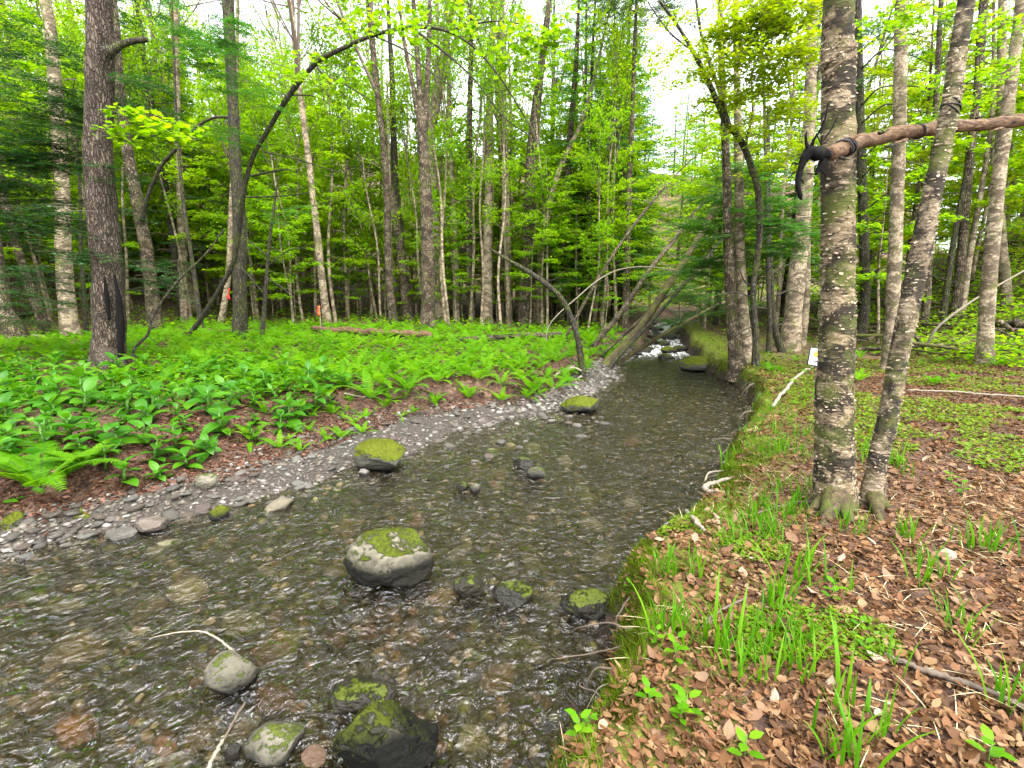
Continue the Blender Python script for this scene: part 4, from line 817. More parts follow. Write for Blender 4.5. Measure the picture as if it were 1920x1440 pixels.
# ------------------------------------------------------------------ pole, ropes, root tangle, signboard, tapes
Wp, Rp = world_pts([(1553, 289, 28), (1580, 279, 34), (1610, 266, 33), (1640, 261, 30), (1680, 250, 33), (1720, 246, 30), (1765, 239, 32), (1850, 233, 29), (1920, 225, 31), (2010, 218, 28)], 3.02, 3.95)
q = curve(np.column_stack([Wp, Rp]), 110); mb = MB(); tube(mb, q[:, :3] - Wp[0], q[:, 3], 28, 0, .30, 3, freq=16)
po = tag(link('pole', mb.mesh('pole', [M['wood']], True), None, Wp[0]), 'stripped brown wooden pole lashed level across the two nearest birches', 'pole')
for i_, (px_, py_, dx_, dy_, w_) in enumerate([(1648, 250, 22, -8, 7), (1700, 262, -26, 8, 6), (1660, 275, 30, -5, 6), (1598, 262, 16, -12, 6), (1830, 222, 20, -6, 5), (1880, 240, -22, 5, 5), (1575, 296, 20, 4, 7)]):
    A_, B_ = at(px_, py_, 3.0 + (px_ - 1553) * .0021 - .04), at(px_ + dx_, py_ + dy_, 3.0 + (px_ + dx_ - 1553) * .0021 - .075); mb = MB(); tube(mb, [A_ - Wp[0], (A_ + B_) / 2 - Wp[0], B_ - Wp[0]], [pxsize(A_, w_) * .5, pxsize(A_, w_) * .45, .001], 5, 0, .4, i_, freq=30)
    link('splinter', mb.mesh('splinter', [M['wood'] if i_ % 2 else M['bark_dark']], True), po)
rtk = tag(link('root_tangle', None, None, at(1520, 290, 3.0)), 'blackened root with horn like spikes on the near end of the lashed pole', 'root'); bk = np.array(rtk.location)
def rpart(nm, pts, Y0=3.0, Y1=None, seg=18, bm=.34):
    W_, R_ = world_pts(pts, Y0, Y1); q = curve(np.column_stack([W_, R_]), 60); mb = MB(); tube(mb, q[:, :3] - bk, np.maximum(q[:, 3] * .78, .002), seg, 0, bm * 1.6, len(pts), freq=30); link(nm, mb.mesh(nm, [M['blackwood']], True), rtk)
rpart('stump', [(1556, 296, 14), (1546, 290, 34), (1530, 288, 38), (1518, 287, 32), (1510, 296, 26), (1503, 312, 20), (1497, 332, 17), (1496, 350, 14), (1500, 366, 11), (1503, 375, 4)])
rpart('spike', [(1517, 286, 16), (1512, 268, 10), (1511, 255, 8), (1513, 245, 2)])
rpart('spike', [(1520, 282, 13), (1526, 262, 8), (1538, 244, 6), (1547, 222, 5), (1553, 192, 3)], 3.0, 2.95)
rpart('spike', [(1545, 262, 4), (1560, 240, 4), (1572, 216, 2)], 3.0, 3.0)
rpart('root', [(1545, 298, 22), (1539, 312, 18), (1531, 325, 10), (1528, 328, 3)])
for q_ in ([(1540, 272, 6), (1534, 258, 4), (1530, 250, 1)], [(1512, 300, 6), (1500, 296, 3), (1492, 300, 1)], [(1536, 314, 6), (1546, 326, 4), (1550, 336, 1)], [(1500, 355, 5), (1492, 366, 3), (1490, 374, 1)], [(1500, 318, 5), (1484, 328, 3), (1478, 336, 1)], [(1502, 335, 5), (1507, 344, 3), (1506, 342, 1)], [(1496, 308, 5), (1488, 305, 3), (1484, 312, 1)]): rpart('rootlet', q_, seg=6)
def lashing(label, centre, axis, rad, turns, width, thick, extra=None):
    c = np.array(centre); rad = rad / math.sqrt(1 + (c[0] / c[1]) ** 2); ax = norm(np.array(axis, float)); u = norm(np.cross(ax, (0.3, .2, 1.0) if abs(ax[2]) < .9 else (1.0, 0, 0))); v = np.cross(ax, u)
    th = np.linspace(0, turns * 2 * math.pi, int(turns * 28)); k = th / th[-1] - .5
    wob = .012 * np.sin(th * 1.37)
    P_ = np.cos(th)[:, None] * u * rad + np.sin(th)[:, None] * v * rad + ax * (k * width + wob + .02 * np.sin(th))[:, None]
    mb = MB(); tube(mb, P_, thick, 8, 0, .1, 2, freq=60)
    return tag(link('rope', mb.mesh('rope', [M['rope']], True), None, c), label, 'rope')
def near(pts, i0): return pts
pc = at(1782, 202, bc[1]); lashing('black rope wound three times round the leaning birch above the pole', pc, (.25, 0, 1), pxsize(pc, 20), 3, .05, .0045)
pl = Wp[1] * .85 + Wp[2] * .15; lashing('black cord bound round the pole where it crosses the stout birch', pl, Wp[2] - Wp[1], pxsize(pl, 18.5), 5, .09, .005)
pl = Wp[5]; lashing('thin dark cord tied round the pole toward its far end', pl, Wp[6] - Wp[5], pxsize(pl, 16.5), 2, .01, .0035)

def boxmb(mb, c, h, m=0):
    c = np.array(c, float); h = np.array(h, float); V = c + h * np.array([(x, y, z) for x in (-1, 1) for y in (-1, 1) for z in (-1, 1)])
    mb.add(V, [(0, 1, 3, 2), (4, 6, 7, 5), (0, 4, 5, 1), (2, 3, 7, 6), (0, 2, 6, 4), (1, 5, 7, 3)], m)
def boxo(nm, c, h, mat, par):
    mb = MB(); boxmb(mb, c, h); o = link(nm, mb.mesh(nm, [mat]), par)
    bv = o.modifiers.new('edge', 'BEVEL'); bv.width = .003; bv.segments = 2; return o
sp = at(1515, 687, 9.6); gz = float(H(sp[0] + .15, sp[1])); sg = tag(link('signboard', None, None, (sp[0] + .16, sp[1], gz), (math.radians(-10), math.radians(9), math.radians(-8))), 'small white board in a black frame tilted on the ground behind the stout birch', 'sign')
sgs = pxsize(sp, 34); zc = (sp[2] - gz) + sgs * .5
boxo('frame', (0, 0, zc), (.185, .012, sgs / 2), M['black'], sg); boxo('board', (0, -.012, zc), (.168, .006, sgs / 2 - .018), M['white'], sg)
boxo('print', (-.03, -.0195, zc + .06), (.075, .002, .062), M['black'], sg); boxo('print', (-.022, -.022, zc + .055), (.066, .002, .055), M['yellow_print'], sg); boxo('print', (-.05, -.0195, zc - .085), (.05, .002, .014), M['black'], sg)
boxo('stake', (0, .03, zc / 2 - .1), (.018, .014, zc / 2 + .12), M['bark_grey'], sg)

def tape(label, px, py, wpx, hpx, Y, mat, stake=None):
    p = at(px, py, Y); gz_ = float(H(p[0], p[1])); rt = tag(link('marker_tape', None, None, (p[0], p[1], gz_)), label, 'marker'); z = p[2] - gz_; w_ = pxsize(p, wpx) / 2; h_ = pxsize(p, hpx) / 2
    mb = MB(); zz = np.linspace(h_, -h_, 7); V = []
    for i, a in enumerate(zz): V += [(-w_ + .01 * math.sin(i * 2), .02 * math.sin(i * 1.3), z + a), (w_ * (.6 + .4 * math.cos(i)), .03 * math.cos(i * 1.7), z + a)]
    mb.add(V, [(2 * i, 2 * i + 1, 2 * i + 3, 2 * i + 2) for i in range(6)]); o = link('ribbon', mb.mesh('ribbon', [mat], True), rt); sdf = o.modifiers.new('t', 'SOLIDIFY'); sdf.thickness = .004
    if stake:
        mb = MB(); tube(mb, [(0, .04, -.1), (0.01, .04, z + h_)], [.012, .012], 6); link('stake', mb.mesh('stake', [M['paletwig']]), rt)
tape('orange tape fluttering on a low stake among the far ferns', 598, 583, 6, 18, 14.5, M['flag'], True)
tape('red orange tape tied to the thin pale stem beside the straight dark trunk', 428, 551, 8, 20, PT[1] - .05, M['flagred'])
tape('small red tape tied to a white pole left of the twin trunked tree', 733, 531, 5, 15, WPb[1] - .05, M['flagred'])

# ------------------------------------------------------------------ rocks and stones
def ico(sub):
    bm = bmesh.new(); bmesh.ops.create_icosphere(bm, subdivisions=sub, radius=1); V = np.array([v.co[:] for v in bm.verts]); F = np.array([[v.index for v in f.verts] for f in bm.faces]); bm.free(); return V, F
ICO = {k: ico(k) for k in (1, 2, 3, 5)}
def rock_mesh(seed, size, sub=5, cuts=9, rough=.10, flat=0.0):
    rng = np.random.default_rng(seed); V, F = ICO[sub]; V = V.copy()
    for i in range(cuts):
        n = norm(rng.normal(size=3)); d = rng.uniform(.62, .9); V = V - np.maximum(V @ n - d, 0)[:, None] * n * .96
    r = 1 + rough * fbm(V[:, 0] * 1.8 + seed, V[:, 1] * 1.8, V[:, 2] * 1.8, seed=seed, octv=3 if sub < 4 else 5) * 1.6
    if sub >= 5:
        c_ = fbm(V[:, 0] * 2.6, V[:, 1] * 2.6 + seed, V[:, 2] * 2.6, seed=seed + 3, octv=4); r = r - .075 * np.clip(1 - np.abs(c_) * 9, 0, 1) + .022 * fbm(V[:, 0] * 11, V[:, 1] * 11, V[:, 2] * 11, seed=seed + 5, octv=3)
    V = V * r[:, None] * np.array(size); mb = MB(); mb.add(V, F); return mb
def fuzz(rt, seed, cover_):
    "moss strands standing on the upper faces of a rock, where clumps of moss have taken hold"
    rg = np.random.default_rng(seed); me = rt.data; nv = len(me.polygons); co = np.empty(nv * 3); no = np.empty(nv * 3); ar = np.empty(nv)
    me.polygons.foreach_get('center', co); me.polygons.foreach_get('normal', no); me.polygons.foreach_get('area', ar); co = co.reshape(-1, 3); no = no.reshape(-1, 3)
    m = (no[:, 2] + .9 * fbm(co[:, 0] * 7 + seed, co[:, 1] * 7, co[:, 2] * 7, seed=seed)) > (.95 - cover_ * .8); k = np.nonzero(m)[0]
    if len(k) == 0: return
    n = int(min(2600, max(300, ar[k].sum() * 20000))); i = rg.choice(k, n, p=ar[k] / ar[k].sum()); D_ = norm(no[i] + rg.normal(size=(n, 3)) * .55); mb = MB()
    scatter(mb, MOSSB, co[i] + rg.normal(size=(n, 3)) * .004 - D_ * .003, D_, rv(n, rg), rg.uniform(.007, .018, n)[:, None] * np.array((1, .4, 1))); tag(link('moss', mb.mesh('moss', [M['moss']]), rt), kind='stuff')
def hero_rock(label, px, py, wpx, hpx, mat, seed, z=None, depth=.85, sink=.35, cuts=9, name='rock', rot=None, rough=.10, cat='rock'):
    d = ray(px, py); zz = -.45 if z is None else z; t_ = (zz - CAM_Z) / d[2]; p = np.array((0, 0, CAM_Z)) + d * t_
    if z is None and py < 700: p = ground(px, py)
    elif z == 'g': p = ground(px, py)
    w_ = pxsize(p, wpx) / 2; h_ = pxsize(p, hpx) * .92; hz = h_ / (2 - sink * 2) if sink < 1 else h_
    c = np.array((p[0], p[1] + w_ * depth * .8, p[2] + h_ - hz))
    sm = rough < .12 and cuts < 5
    rt = link(name, rock_mesh(seed, (w_ * 1.04, w_ * depth, hz), 5, cuts + 3, rough).mesh(name, [mat], True), None, c, (0, 0, 0)); tag(rt, label, cat)
    if mat in (M['rockmoss'], M['rockhalf'], M['rockdark']): fuzz(rt, seed, .85 if mat is M['rockmoss'] else .42 if mat is M['rockdark'] else .22)
    return rt, c, w_, hz
HR_ = {}
HR_['boulder'] = hero_rock('big pale topped boulder standing in midstream, dark wet foot', 722, 1100, 172, 96, M['rockhalf'], 3, sink=.25, cuts=11)
hero_rock('round moss covered rock at the edge of the gravel bar', 700, 884, 112, 52, M['rockmoss'], 5, -.42, sink=.3)
hero_rock('low brown mossy rock where the gravel spit meets the stream', 1092, 772, 74, 30, M['rockmoss'], 6, -.42, sink=.3)
hero_rock('smooth olive grey stone with a crack, twig behind it, near the bottom', 415, 1304, 96, 62, M['rock'], 8, -.46, sink=.3, cuts=6)
hero_rock('angular pale beige block at the bottom edge of the stream', 495, 1440, 116, 66, M['rock'], 11, -.46, sink=.25, cuts=14)
hero_rock('large dark boulder with bright moss on top, water parting round it', 712, 1478, 196, 140, M['rockdark'], 13, -.48, sink=.3, cuts=10)
hero_rock('small rounded pale grey stone in the shallows', 1006, 897, 34, 20, M['rock'], 14, sink=.3, cuts=3)
hero_rock('flat dark rock just above the small pale grey stone', 985, 880, 46, 20, M['rockwet'], 15, sink=.3)
hero_rock('dark wet rock right of the pale topped boulder', 880, 1124, 68, 34, M['rockwet'], 17, sink=.3)
hero_rock('broad wet rock with water pouring over it', 966, 1136, 84, 32, M['rockwet'], 18, sink=.35)
hero_rock('black wet rock tucked against the cut bank', 1105, 1158, 98, 34, M['rockwet'], 19, sink=.35, cuts=4)
hero_rock('flat greenish wet slab upstream of the mossy boulder', 668, 1342, 128, 34, M['rockwet'], 20, sink=.4)
hero_rock('dark angular rock breaking the surface beside the wet slab', 715, 1300, 46, 34, M['rockwet'], 22, sink=.3)
hero_rock('reddish brown rounded stone at the foot of the mossy boulder', 585, 1440, 52, 24, M['brownstone'], 23, sink=.3, cuts=4)
hero_rock('narrow dark stone wedged beside the pale beige block', 432, 1432, 30, 46, M['rockwet'], 24, sink=.25)
hero_rock('small round tan stone among the midstream pebbles', 891, 924, 22, 17, M['rock'], 25, sink=.3, cuts=3)
hero_rock('small dark stone touching the round tan stone', 868, 920, 30, 14, M['rockwet'], 26, sink=.3)
hero_rock('pale green flat stone in front of the mossy rock', 680, 890, 24, 9, M['stone'], 27, sink=.3, cuts=5)
hero_rock('tilted tan stone lying on the gravel bar', 378, 912, 44, 26, M['rock'], 28, -.30, sink=.3)
hero_rock('pale flat slab at the water line of the gravel bar', 268, 998, 60, 20, M['stone'], 29, -.43, sink=.35, cuts=6)
hero_rock('blue grey flat stone half in the water', 214, 1014, 52, 16, M['stone'], 30, -.45, sink=.35, cuts=6)
hero_rock('bright moss mound at the stream edge below the big fern', 140, 990, 64, 36, M['rockmoss'], 31, -.44, sink=.3, cuts=3)
hero_rock('mossy rock at the left edge of the picture above the water', 4, 1020, 60, 60, M['rockmoss'], 32, -.44, sink=.3)
hero_rock('dark mossy stone at the gravel edge in the shallows', 405, 975, 38, 24, M['rockmoss'], 33, -.45, sink=.3)
hero_rock('long low moss covered ledge on the far side of the bend', 1316, 694, 72, 26, M['rockmoss'], 34, -.42, sink=.3, depth=.7, cuts=4)
hero_rock('round mossy rock at the foot of the riffle', 1253, 660, 26, 13, M['rockmoss'], 35, -.42, sink=.3, depth=.8)
for k, (px, py, w_, h_, mt, lb) in enumerate([
        (500, 1335, 84, 26, 'brownstone', 'flat brown plate of rock under the water between two stones'), (118, 1398, 78, 30, 'orange', 'orange stone under the water near the bottom left'),
        (296, 1420, 50, 18, 'orange', 'small bright orange stone under the water at the bottom'), (510, 1245, 90, 40, 'bedstone', 'olive green cobble under the water above the brown plate'),
        (50, 1340, 60, 28, 'brownstone', 'pinkish cobble under the water at the left edge'), (105, 1265, 120, 42, 'bedstone', 'broad olive slab under the water on the left'),
        (875, 918, 36, 10, 'orange', 'orange stone under the water below the midstream pebbles'), (905, 870, 60, 12, 'brownstone', 'long tan slab just under the shallows'),
        (880, 1420, 70, 40, 'bedstone', 'yellowish cobble under the rippled water near the bottom'), (830, 1140, 60, 24, 'bedstone', 'green cobble under the water beside the dark wet rock'),
        (625, 1215, 60, 18, 'brownstone', 'brown cobble under the water below the boulder'), (330, 1130, 80, 24, 'bedstone', 'pale green cobble under the water in midstream')]):
    hero_rock(lb, px, py, w_, h_, M[mt], 50 + k, -.60, sink=.5, cuts=7, name='cobble', cat='cobble')

rng = np.random.default_rng(77)
SM = [rock_mesh(400 + i, (1, rng.uniform(.6, .9), rng.uniform(.22, .5)), 2, 8, .08).mesh('stone', [M['stone']]) for i in range(8)]
CM = [rock_mesh(420 + i, (1, rng.uniform(.65, .95), rng.uniform(.3, .6)), 3, 6, .12).mesh('cobble', [M['bedstone']], True) for i in range(8)]
WM = [rock_mesh(440 + i, (1, rng.uniform(.6, .9), rng.uniform(.35, .6)), 3, 7, .12).mesh('rock', [M['rockwet']], True) for i in range(5)]
def bar_points(n, lo, hi, y0, y1, rng):
    "points across the gravel bar, lo..hi as fractions of its width"
    out = []
    while len(out) < n:
        y = y0 * (y1 / y0) ** rng.uniform(0, 1); f = rng.uniform(lo, hi); gw_ = np.interp(y, GW[:, 0], GW[:, 1]); dlw = f * gw_
        x = float(xL(y)) - dlw * math.sqrt(1 + float(slopeL(y)) ** 2); out.append((x, y, float(H(x, y))))
    return np.array(out)
for i, p in enumerate(bar_points(260, -.15, .85, 3.1, 12, rng)):
    r = rng.uniform(.03, .085) * (1.15 if p[1] > 6 else 1)
    tag(link('stone', SM[i % 8], None, p + (0, 0, r * .15), (rng.normal(0, .18), rng.normal(0, .18), rng.uniform(0, 6.3)), r), 'flat grey stone lying loose on the shingle bar', 'stone', 'loose stones on the shingle bar')
for i in range(20):
    y = rng.uniform(5.2, 8); x = float(xL(y)) + rng.uniform(.0, 1.3); r = rng.uniform(.04, .10)
    tag(link('stone', SM[i % 8], None, (x, y, -.46 + r * .15), (0, 0, rng.uniform(0, 6.3)), r), 'small stone standing just proud of the shallows beside the shingle', 'stone', 'stones in the shallows')
for i in range(26):
    y = rng.uniform(14.5, 26); x = rng.uniform(float(xL(y)) - .5, float(xR(y)) + .4); r = rng.uniform(.15, .42)
    tag(link('rock', WM[i % 5], None, (x, y, float(ZW(y)) + .02), (0, 0, rng.uniform(0, 6.3)), r), 'dark rock breaking the riffle at the head of the stream', 'rock', 'rocks in the riffle')
n = 0
while n < 130:
    y = 1.0 + 8 * rng.uniform(0, 1) ** 1.5; x = rng.uniform(-5, 4); dl, dr = dist(x, y)
    if dl > -.1 or dr > -.15: continue
    r = rng.uniform(.05, .16); n += 1
    tag(link('cobble', CM[n % 8], None, (x, y, float(H(x, y)) + r * .1), (rng.normal(0, .2), rng.normal(0, .2), rng.uniform(0, 6.3)), r), 'rounded cobble lying under the clear water of the stream', 'cobble', 'cobbles on the stream bed')

def pebbles(name, P_, size, flat, mat, seed):
    rng = np.random.default_rng(seed); V, F = ICO[1]; n = len(P_); mb = MB(); yaw = rng.uniform(0, 6.28, n)
    Xa = np.stack([np.cos(yaw), np.sin(yaw), rng.normal(0, .2, n)], -1); Na = np.array((0, 0, 1.0)) + rng.normal(size=(n, 3)) * .25
    S_ = size[:, None] * np.stack([np.ones(n), rng.uniform(.5, .9, n), rng.uniform(*flat, n)], -1)
    scatter(mb, (V, F), P_, Xa, Na, S_); return tag(link(name, mb.mesh(name, [mat])), kind='stuff')
def islandrock(name, stops, rough=.7):
    m, t = newmat(name); g = t.nodes.new('ShaderNodeNewGeometry'); tc = t.nodes.new('ShaderNodeTexCoord'); nz_ = noise_tex(t, tc.outputs['Object'], 60, 5, .7)
    c = ramp(t, g.outputs['Random Per Island'], stops); c = mixc(t, .5, c, mixc(t, 1.0, c, ramp(t, nz_, [(.3, (.5,) * 3), (.7, (1.5,) * 3)]), 'MULTIPLY')); finish(t, c, rough, bump(t, nz_, .4, .005)); return m
M['peb'] = islandrock('shingle', [(0, (.022, .019, .015)), (.3, (.060, .052, .043)), (.55, (.095, .073, .056)), (.8, (.115, .105, .088)), (1, (.22, .205, .18))])
M['bedpeb'] = islandrock('bed pebble', [(0, (.008, .0065, .003)), (.3, (.048, .042, .014)), (.5, (.105, .055, .023)), (.7, (.066, .082, .018)), (.9, (.14, .10, .052)), (1, (.26, .22, .15))])
P_ = bar_points(8000, -.15, .95, 2.9, 15, rng); pebbles('gravel', P_, (.009 + .036 * rng.uniform(0, 1, len(P_)) ** 2) * (1 + .9 * sstep(5, 9, P_[:, 1])), (.2, .5), M['peb'], 3)
Q_ = []
while len(Q_) < 4300:
    y = .9 + 11 * rng.uniform(0, 1) ** 1.6; x = rng.uniform(-6, 5); dl, dr = dist(x, y)
    if dl < 0.05 and dr < -.02: Q_.append((x, y, float(H(x, y))))
Q_ = np.array(Q_); pebbles('streambed_gravel', Q_, rng.uniform(.015, .055, len(Q_)), (.3, .6), M['bedpeb'], 4)

# ------------------------------------------------------------------ leaf litter
WIDE = 0.0
def land_points(n, x0, x1, y0, y1, ok, rng, pw=1.0):
    out = []
    while sum(len(o) for o in out) < n:
        k = n * 2; y = y0 * (y1 / y0) ** (rng.uniform(0, 1, k) ** pw); x = rng.uniform(x0, x1, k) * np.maximum(y / y1, .22) if False else rng.uniform(x0, x1, k)
        keep = (np.abs(x) < y * 1.15 + .6 + WIDE); x, y = x[keep], y[keep]; dl, dr = dist(x, y); m = ok(x, y, dl, dr); out.append(np.stack([x[m], y[m]], -1))
    q = np.concatenate(out)[:n]; return np.column_stack([q, H(q[:, 0], q[:, 1])])
def curled(w_, c_, l_):
    V = [(0, 0, 0)]
    for x, k in ((.22, .75), (.5, 1.0), (.8, .62)):
        z = l_ * (x - .5) ** 2
        V += [(x, w_ * k, z + c_ * k), (x, 0, z), (x, -w_ * k, z + c_ * k * .7)]
    V.append((1, .03, l_ * .3)); F = [(0, 2, 1), (0, 3, 2)]
    for i in (1, 4): F += [(i, i + 1, i + 4), (i, i + 4, i + 3), (i + 1, i + 2, i + 5), (i + 1, i + 5, i + 4)]
    return T_(V, F + [(7, 8, 10), (8, 9, 10)])
CURLS = [curled(.30, .14, .3), curled(.22, .22, .7), curled(.36, .08, -.4), curled(.26, -.16, .6), curled(.16, .26, .9)]
def near_litter(name, P_, s, mat, seed):
    rng = np.random.default_rng(seed); n = len(P_); yaw = rng.uniform(0, 6.28, n); mb = MB(); kind_ = rng.integers(0, 5, n)
    Xa = np.stack([np.cos(yaw), np.sin(yaw), rng.normal(0, .35, n)], -1); Na = np.array((0, 0, 1.0)) * rng.choice([-1, 1], n)[:, None] + rng.normal(size=(n, 3)) * .5
    S_ = s[:, None] * np.stack([np.ones(n), rng.uniform(.55, 1.3, n), rng.uniform(.3, 1.3, n)], -1); Pz = P_ + np.array((0, 0, 1.0)) * rng.uniform(.002, .024, n)[:, None]
    for k_ in range(5): q_ = kind_ == k_; scatter(mb, CURLS[k_], Pz[q_], Xa[q_], Na[q_], S_[q_])
    return tag(link(name, mb.mesh(name, [mat], True)), kind='stuff')
def litter(name, P_, s, mat, seed, tilt=.60, lift=.022):
    rng = np.random.default_rng(seed); n = len(P_); yaw = rng.uniform(0, 6.28, n); mb = MB()
    Xa = np.stack([np.cos(yaw), np.sin(yaw), rng.normal(0, tilt * .6, n)], -1); Na = np.array((0, 0, 1.0)) * rng.choice([-1, 1], n)[:, None] + rng.normal(size=(n, 3)) * tilt
    S_ = s[:, None] * np.stack([np.ones(n), rng.uniform(.6, 1.1, n), rng.uniform(.3, 1.4, n)], -1)
    Pz = P_ + np.array((0, 0, 1.0)) * rng.uniform(.002, lift, n)[:, None]; kind_ = rng.integers(0, 3, n)
    for k_, T in enumerate((DEAD, DEADB, DEADC)):
        q_ = kind_ == k_; scatter(mb, T, Pz[q_], Xa[q_], Na[q_], S_[q_])
    return tag(link(name, mb.mesh(name, [mat])), kind='stuff')
P_ = land_points(68000, -1, 12, .9, 11, lambda x, y, dl, dr: dr > .12 + .25 * vnoise(x * 3, y * 3, seed=71), rng)
sz_ = (.016 + .045 * rng.uniform(0, 1, len(P_)) ** 1.9) * (1 + .3 * sstep(4, 9, P_[:, 1])); nr = P_[:, 1] < 4.2
near_litter('leaf_litter', P_[nr], sz_[nr], M['dead'], 5); litter('leaf_litter', P_[~nr], sz_[~nr], M['dead'], 6)
P_ = land_points(17000, -12, 3, 2.7, 16, lambda x, y, dl, dr: dl > .55 * np.interp(y, GW[:, 0], GW[:, 1]) + .3 * np.abs(vnoise(x * 2, y * 2, seed=72)), rng)
litter('leaf_litter', P_, rng.uniform(.025, .055, len(P_)) * (1 + .5 * sstep(5, 12, P_[:, 1])), M['dead2'], 7)
P_ = land_points(15000, -5, 3, 2.8, 10, lambda x, y, dl, dr: (dl > .58 * np.interp(y, GW[:, 0], GW[:, 1]) + .22 * np.abs(vnoise(x * 2, y * 2, seed=72))) & (dl < np.interp(y, GW[:, 0], GW[:, 1]) + .9), rng)
litter('leaf_litter', P_, rng.uniform(.025, .055, len(P_)), M['dead2'], 17)
P_ = land_points(18000, -30, 30, 10, 34, lambda x, y, dl, dr: (dl > .8) | (dr > .6), rng)
litter('leaf_litter', P_, rng.uniform(.06, .12, len(P_)), M['dead'], 8)
DL = []
for i in range(5):
    mb = MB(); scatter(mb, CURLS[i], [(0, 0, 0)], [(1, 0, 0)], [(0, 0, 1)], np.array([[1, 1.1, .9]])); DL.append(mb.mesh('fallen_leaf', [M['dead_pale']], True))
P_ = land_points(220, -.2, 5, 1.3, 4.2, lambda x, y, dl, dr: dr > .25, rng)
for i, p in enumerate(P_):
    tag(link('fallen_leaf', DL[i % 5], None, p + (0, 0, .016), (rng.normal(0, .3), rng.normal(0, .3), rng.uniform(0, 6.3)), rng.uniform(.06, .095)), 'dry brown leaf lying on top of the litter on the near bank', 'leaf', 'fallen leaves on the near bank')

# ------------------------------------------------------------------ ferns
def frond_arrays(L, n, rng, fine=False, elev=1.1):
    "one fern frond along +x: arching rachis, pinnae both sides"
    mb = MB(); t_ = np.linspace(0, 1, 10); ang = elev - 1.35 * t_ ** 1.3 + rng.normal(0, .05); x = np.concatenate([[0], np.cumsum(np.cos(ang[:-1]))]) / 9 * L; z = np.concatenate([[0], np.cumsum(np.sin(ang[:-1]))]) / 9 * L
    R_ = np.stack([x, 0 * x, z], -1); tube(mb, R_, np.linspace(.0035, .0008, 10), 3, 1, cap=False)
    f = np.linspace(.14, .985, n); q = np.stack([np.interp(f, t_, R_[:, i]) for i in range(3)], -1); d = norm(np.stack([np.interp(f, t_, np.gradient(R_[:, i])) for i in range(3)], -1)); up = np.cross(np.cross(d, (0, 0, 1.0)), d)
    up = norm(np.cross(d, np.array((0, 1.0, 0)))) * -1
    w_ = L * .20 * np.sin(np.clip((1 - f) * 1.25 + .12, 0, 1.6)) ** .8 * np.clip((f - .05) * 4, .35, 1)
    for sg in (-1, 1):
        X_ = norm(np.array((0, sg, 0.0)) + d * .45 + rng.normal(size=(n, 3)) * .05 + np.array((0, 0, -.12)))
        if not fine: scatter(mb, PINNA, q, X_, up + 0 * q, np.stack([w_, np.full(n, L / n * 1.15) * 2.6, w_ * .8], -1), 0)
        else:
            mq = 9; g = np.linspace(.08, 1, mq)
            for j in range(mq):
                qq = q + X_ * (w_ * g[j])[:, None]; l = (w_ * .26 * (1.15 - g[j] * .8))
                for s2 in (-1, 1): scatter(mb, PINNA, qq, norm(d * s2 + X_ * .7), up + 0 * q, np.stack([l, l * 2.4, l * .5], -1), 0)
            for j in range(n): mb.add([q[j] - d[j] * .001, q[j] + d[j] * .001, q[j] + X_[j] * w_[j]], [(0, 1, 2)], 1)
    return mb
FR = [frond_arrays(1.0, 19, np.random.default_rng(600 + i), elev=1.15 - .13 * i).mesh('frond', [M['fern'], M['stem']]) for i in range(4)]
rngf = np.random.default_rng(61)
def fern_thing(p, h, label, group, rng, n=7, fronds=FR):
    rt = tag(link('fern', None, None, p), label, 'fern', group)
    for k in range(n): link('frond', fronds[int(rng.integers(0, len(fronds)))], rt, (0, 0, 0), (rng.normal(0, .12), rng.normal(0, .15), k * 6.283 / n + rng.uniform(-.4, .4)), h * rng.uniform(.75, 1.1))
    return rt
FM = []                                                   # whole ferns as one mesh, for the ones farther off
for i in range(5):
    mb = MB(); r_ = np.random.default_rng(650 + i)
    for k in range(7):
        src = frond_arrays(1.0, 15, r_, elev=r_.uniform(.75, 1.2)); a_ = k * .9 + r_.uniform(-.3, .3); c_, s_ = math.cos(a_), math.sin(a_); Rm = np.array([[c_, s_, 0], [-s_, c_, 0], [0, 0, 1]]) * r_.uniform(.75, 1.1)
        off = mb.n
        for V_, in zip(src.V): mb.V.append(V_ @ Rm)
        for F_ in src.F: mb.F.append(F_ + off)
        mb.M += src.M; mb.n += src.n
    FM.append(mb)
FMM = [m.mesh('fern', [M['fern'], M['stem']]) for m in FM]
def fern_field(x, y, dl, dr):
    gw_ = np.interp(y, GW[:, 0], GW[:, 1]); n_ = vnoise(x * .55, y * .55, seed=81) + .5 * vnoise(x * 1.6, y * 1.6, seed=82)
    far_ = (y > 7.2) | (x > -2.2)
    return (dl > gw_ + .10 - .35 * (y > 7.2)) & far_ & (n_ > -.55) & (x > -13) & ~((x < -6) & (y < 9.5) & (n_ < .25))
cand = land_points(3600, -14, 4.6, 5.6, 19, fern_field, rngf, .9); pts = []
for p in cand:
    if all((p[0] - q[0]) ** 2 + (p[1] - q[1]) ** 2 > (.23 + .011 * p[1]) ** 2 for q in pts): pts.append(p)
def FZ(p):
    px = 960 + FPX * p[0] / p[1]
    return ('left of the massive hemlock' if px < 180 else 'just right of the massive hemlock' if px < 340 else 'below the straight dark trunk' if px < 560 else 'in front of the brown level log' if px < 820 else 'in front of the grey log' if px < 1000 else 'by the bent dead sapling')
pts = sorted(pts, key=lambda p: p[1]); print('ferns', len(pts))
for i, p in enumerate(pts[:290]):
    h = rngf.uniform(.38, .62)
    lbf = 'bright green fern in the dense bed ' + FZ(p)
    if i < 110: fern_thing(p, h, lbf, 'ferns in the fern bed', rngf)
    else: tag(link('fern', FMM[i % 5], None, p, (0, 0, rngf.uniform(0, 6.3)), h), lbf, 'fern', 'ferns in the fern bed')
mb = MB()
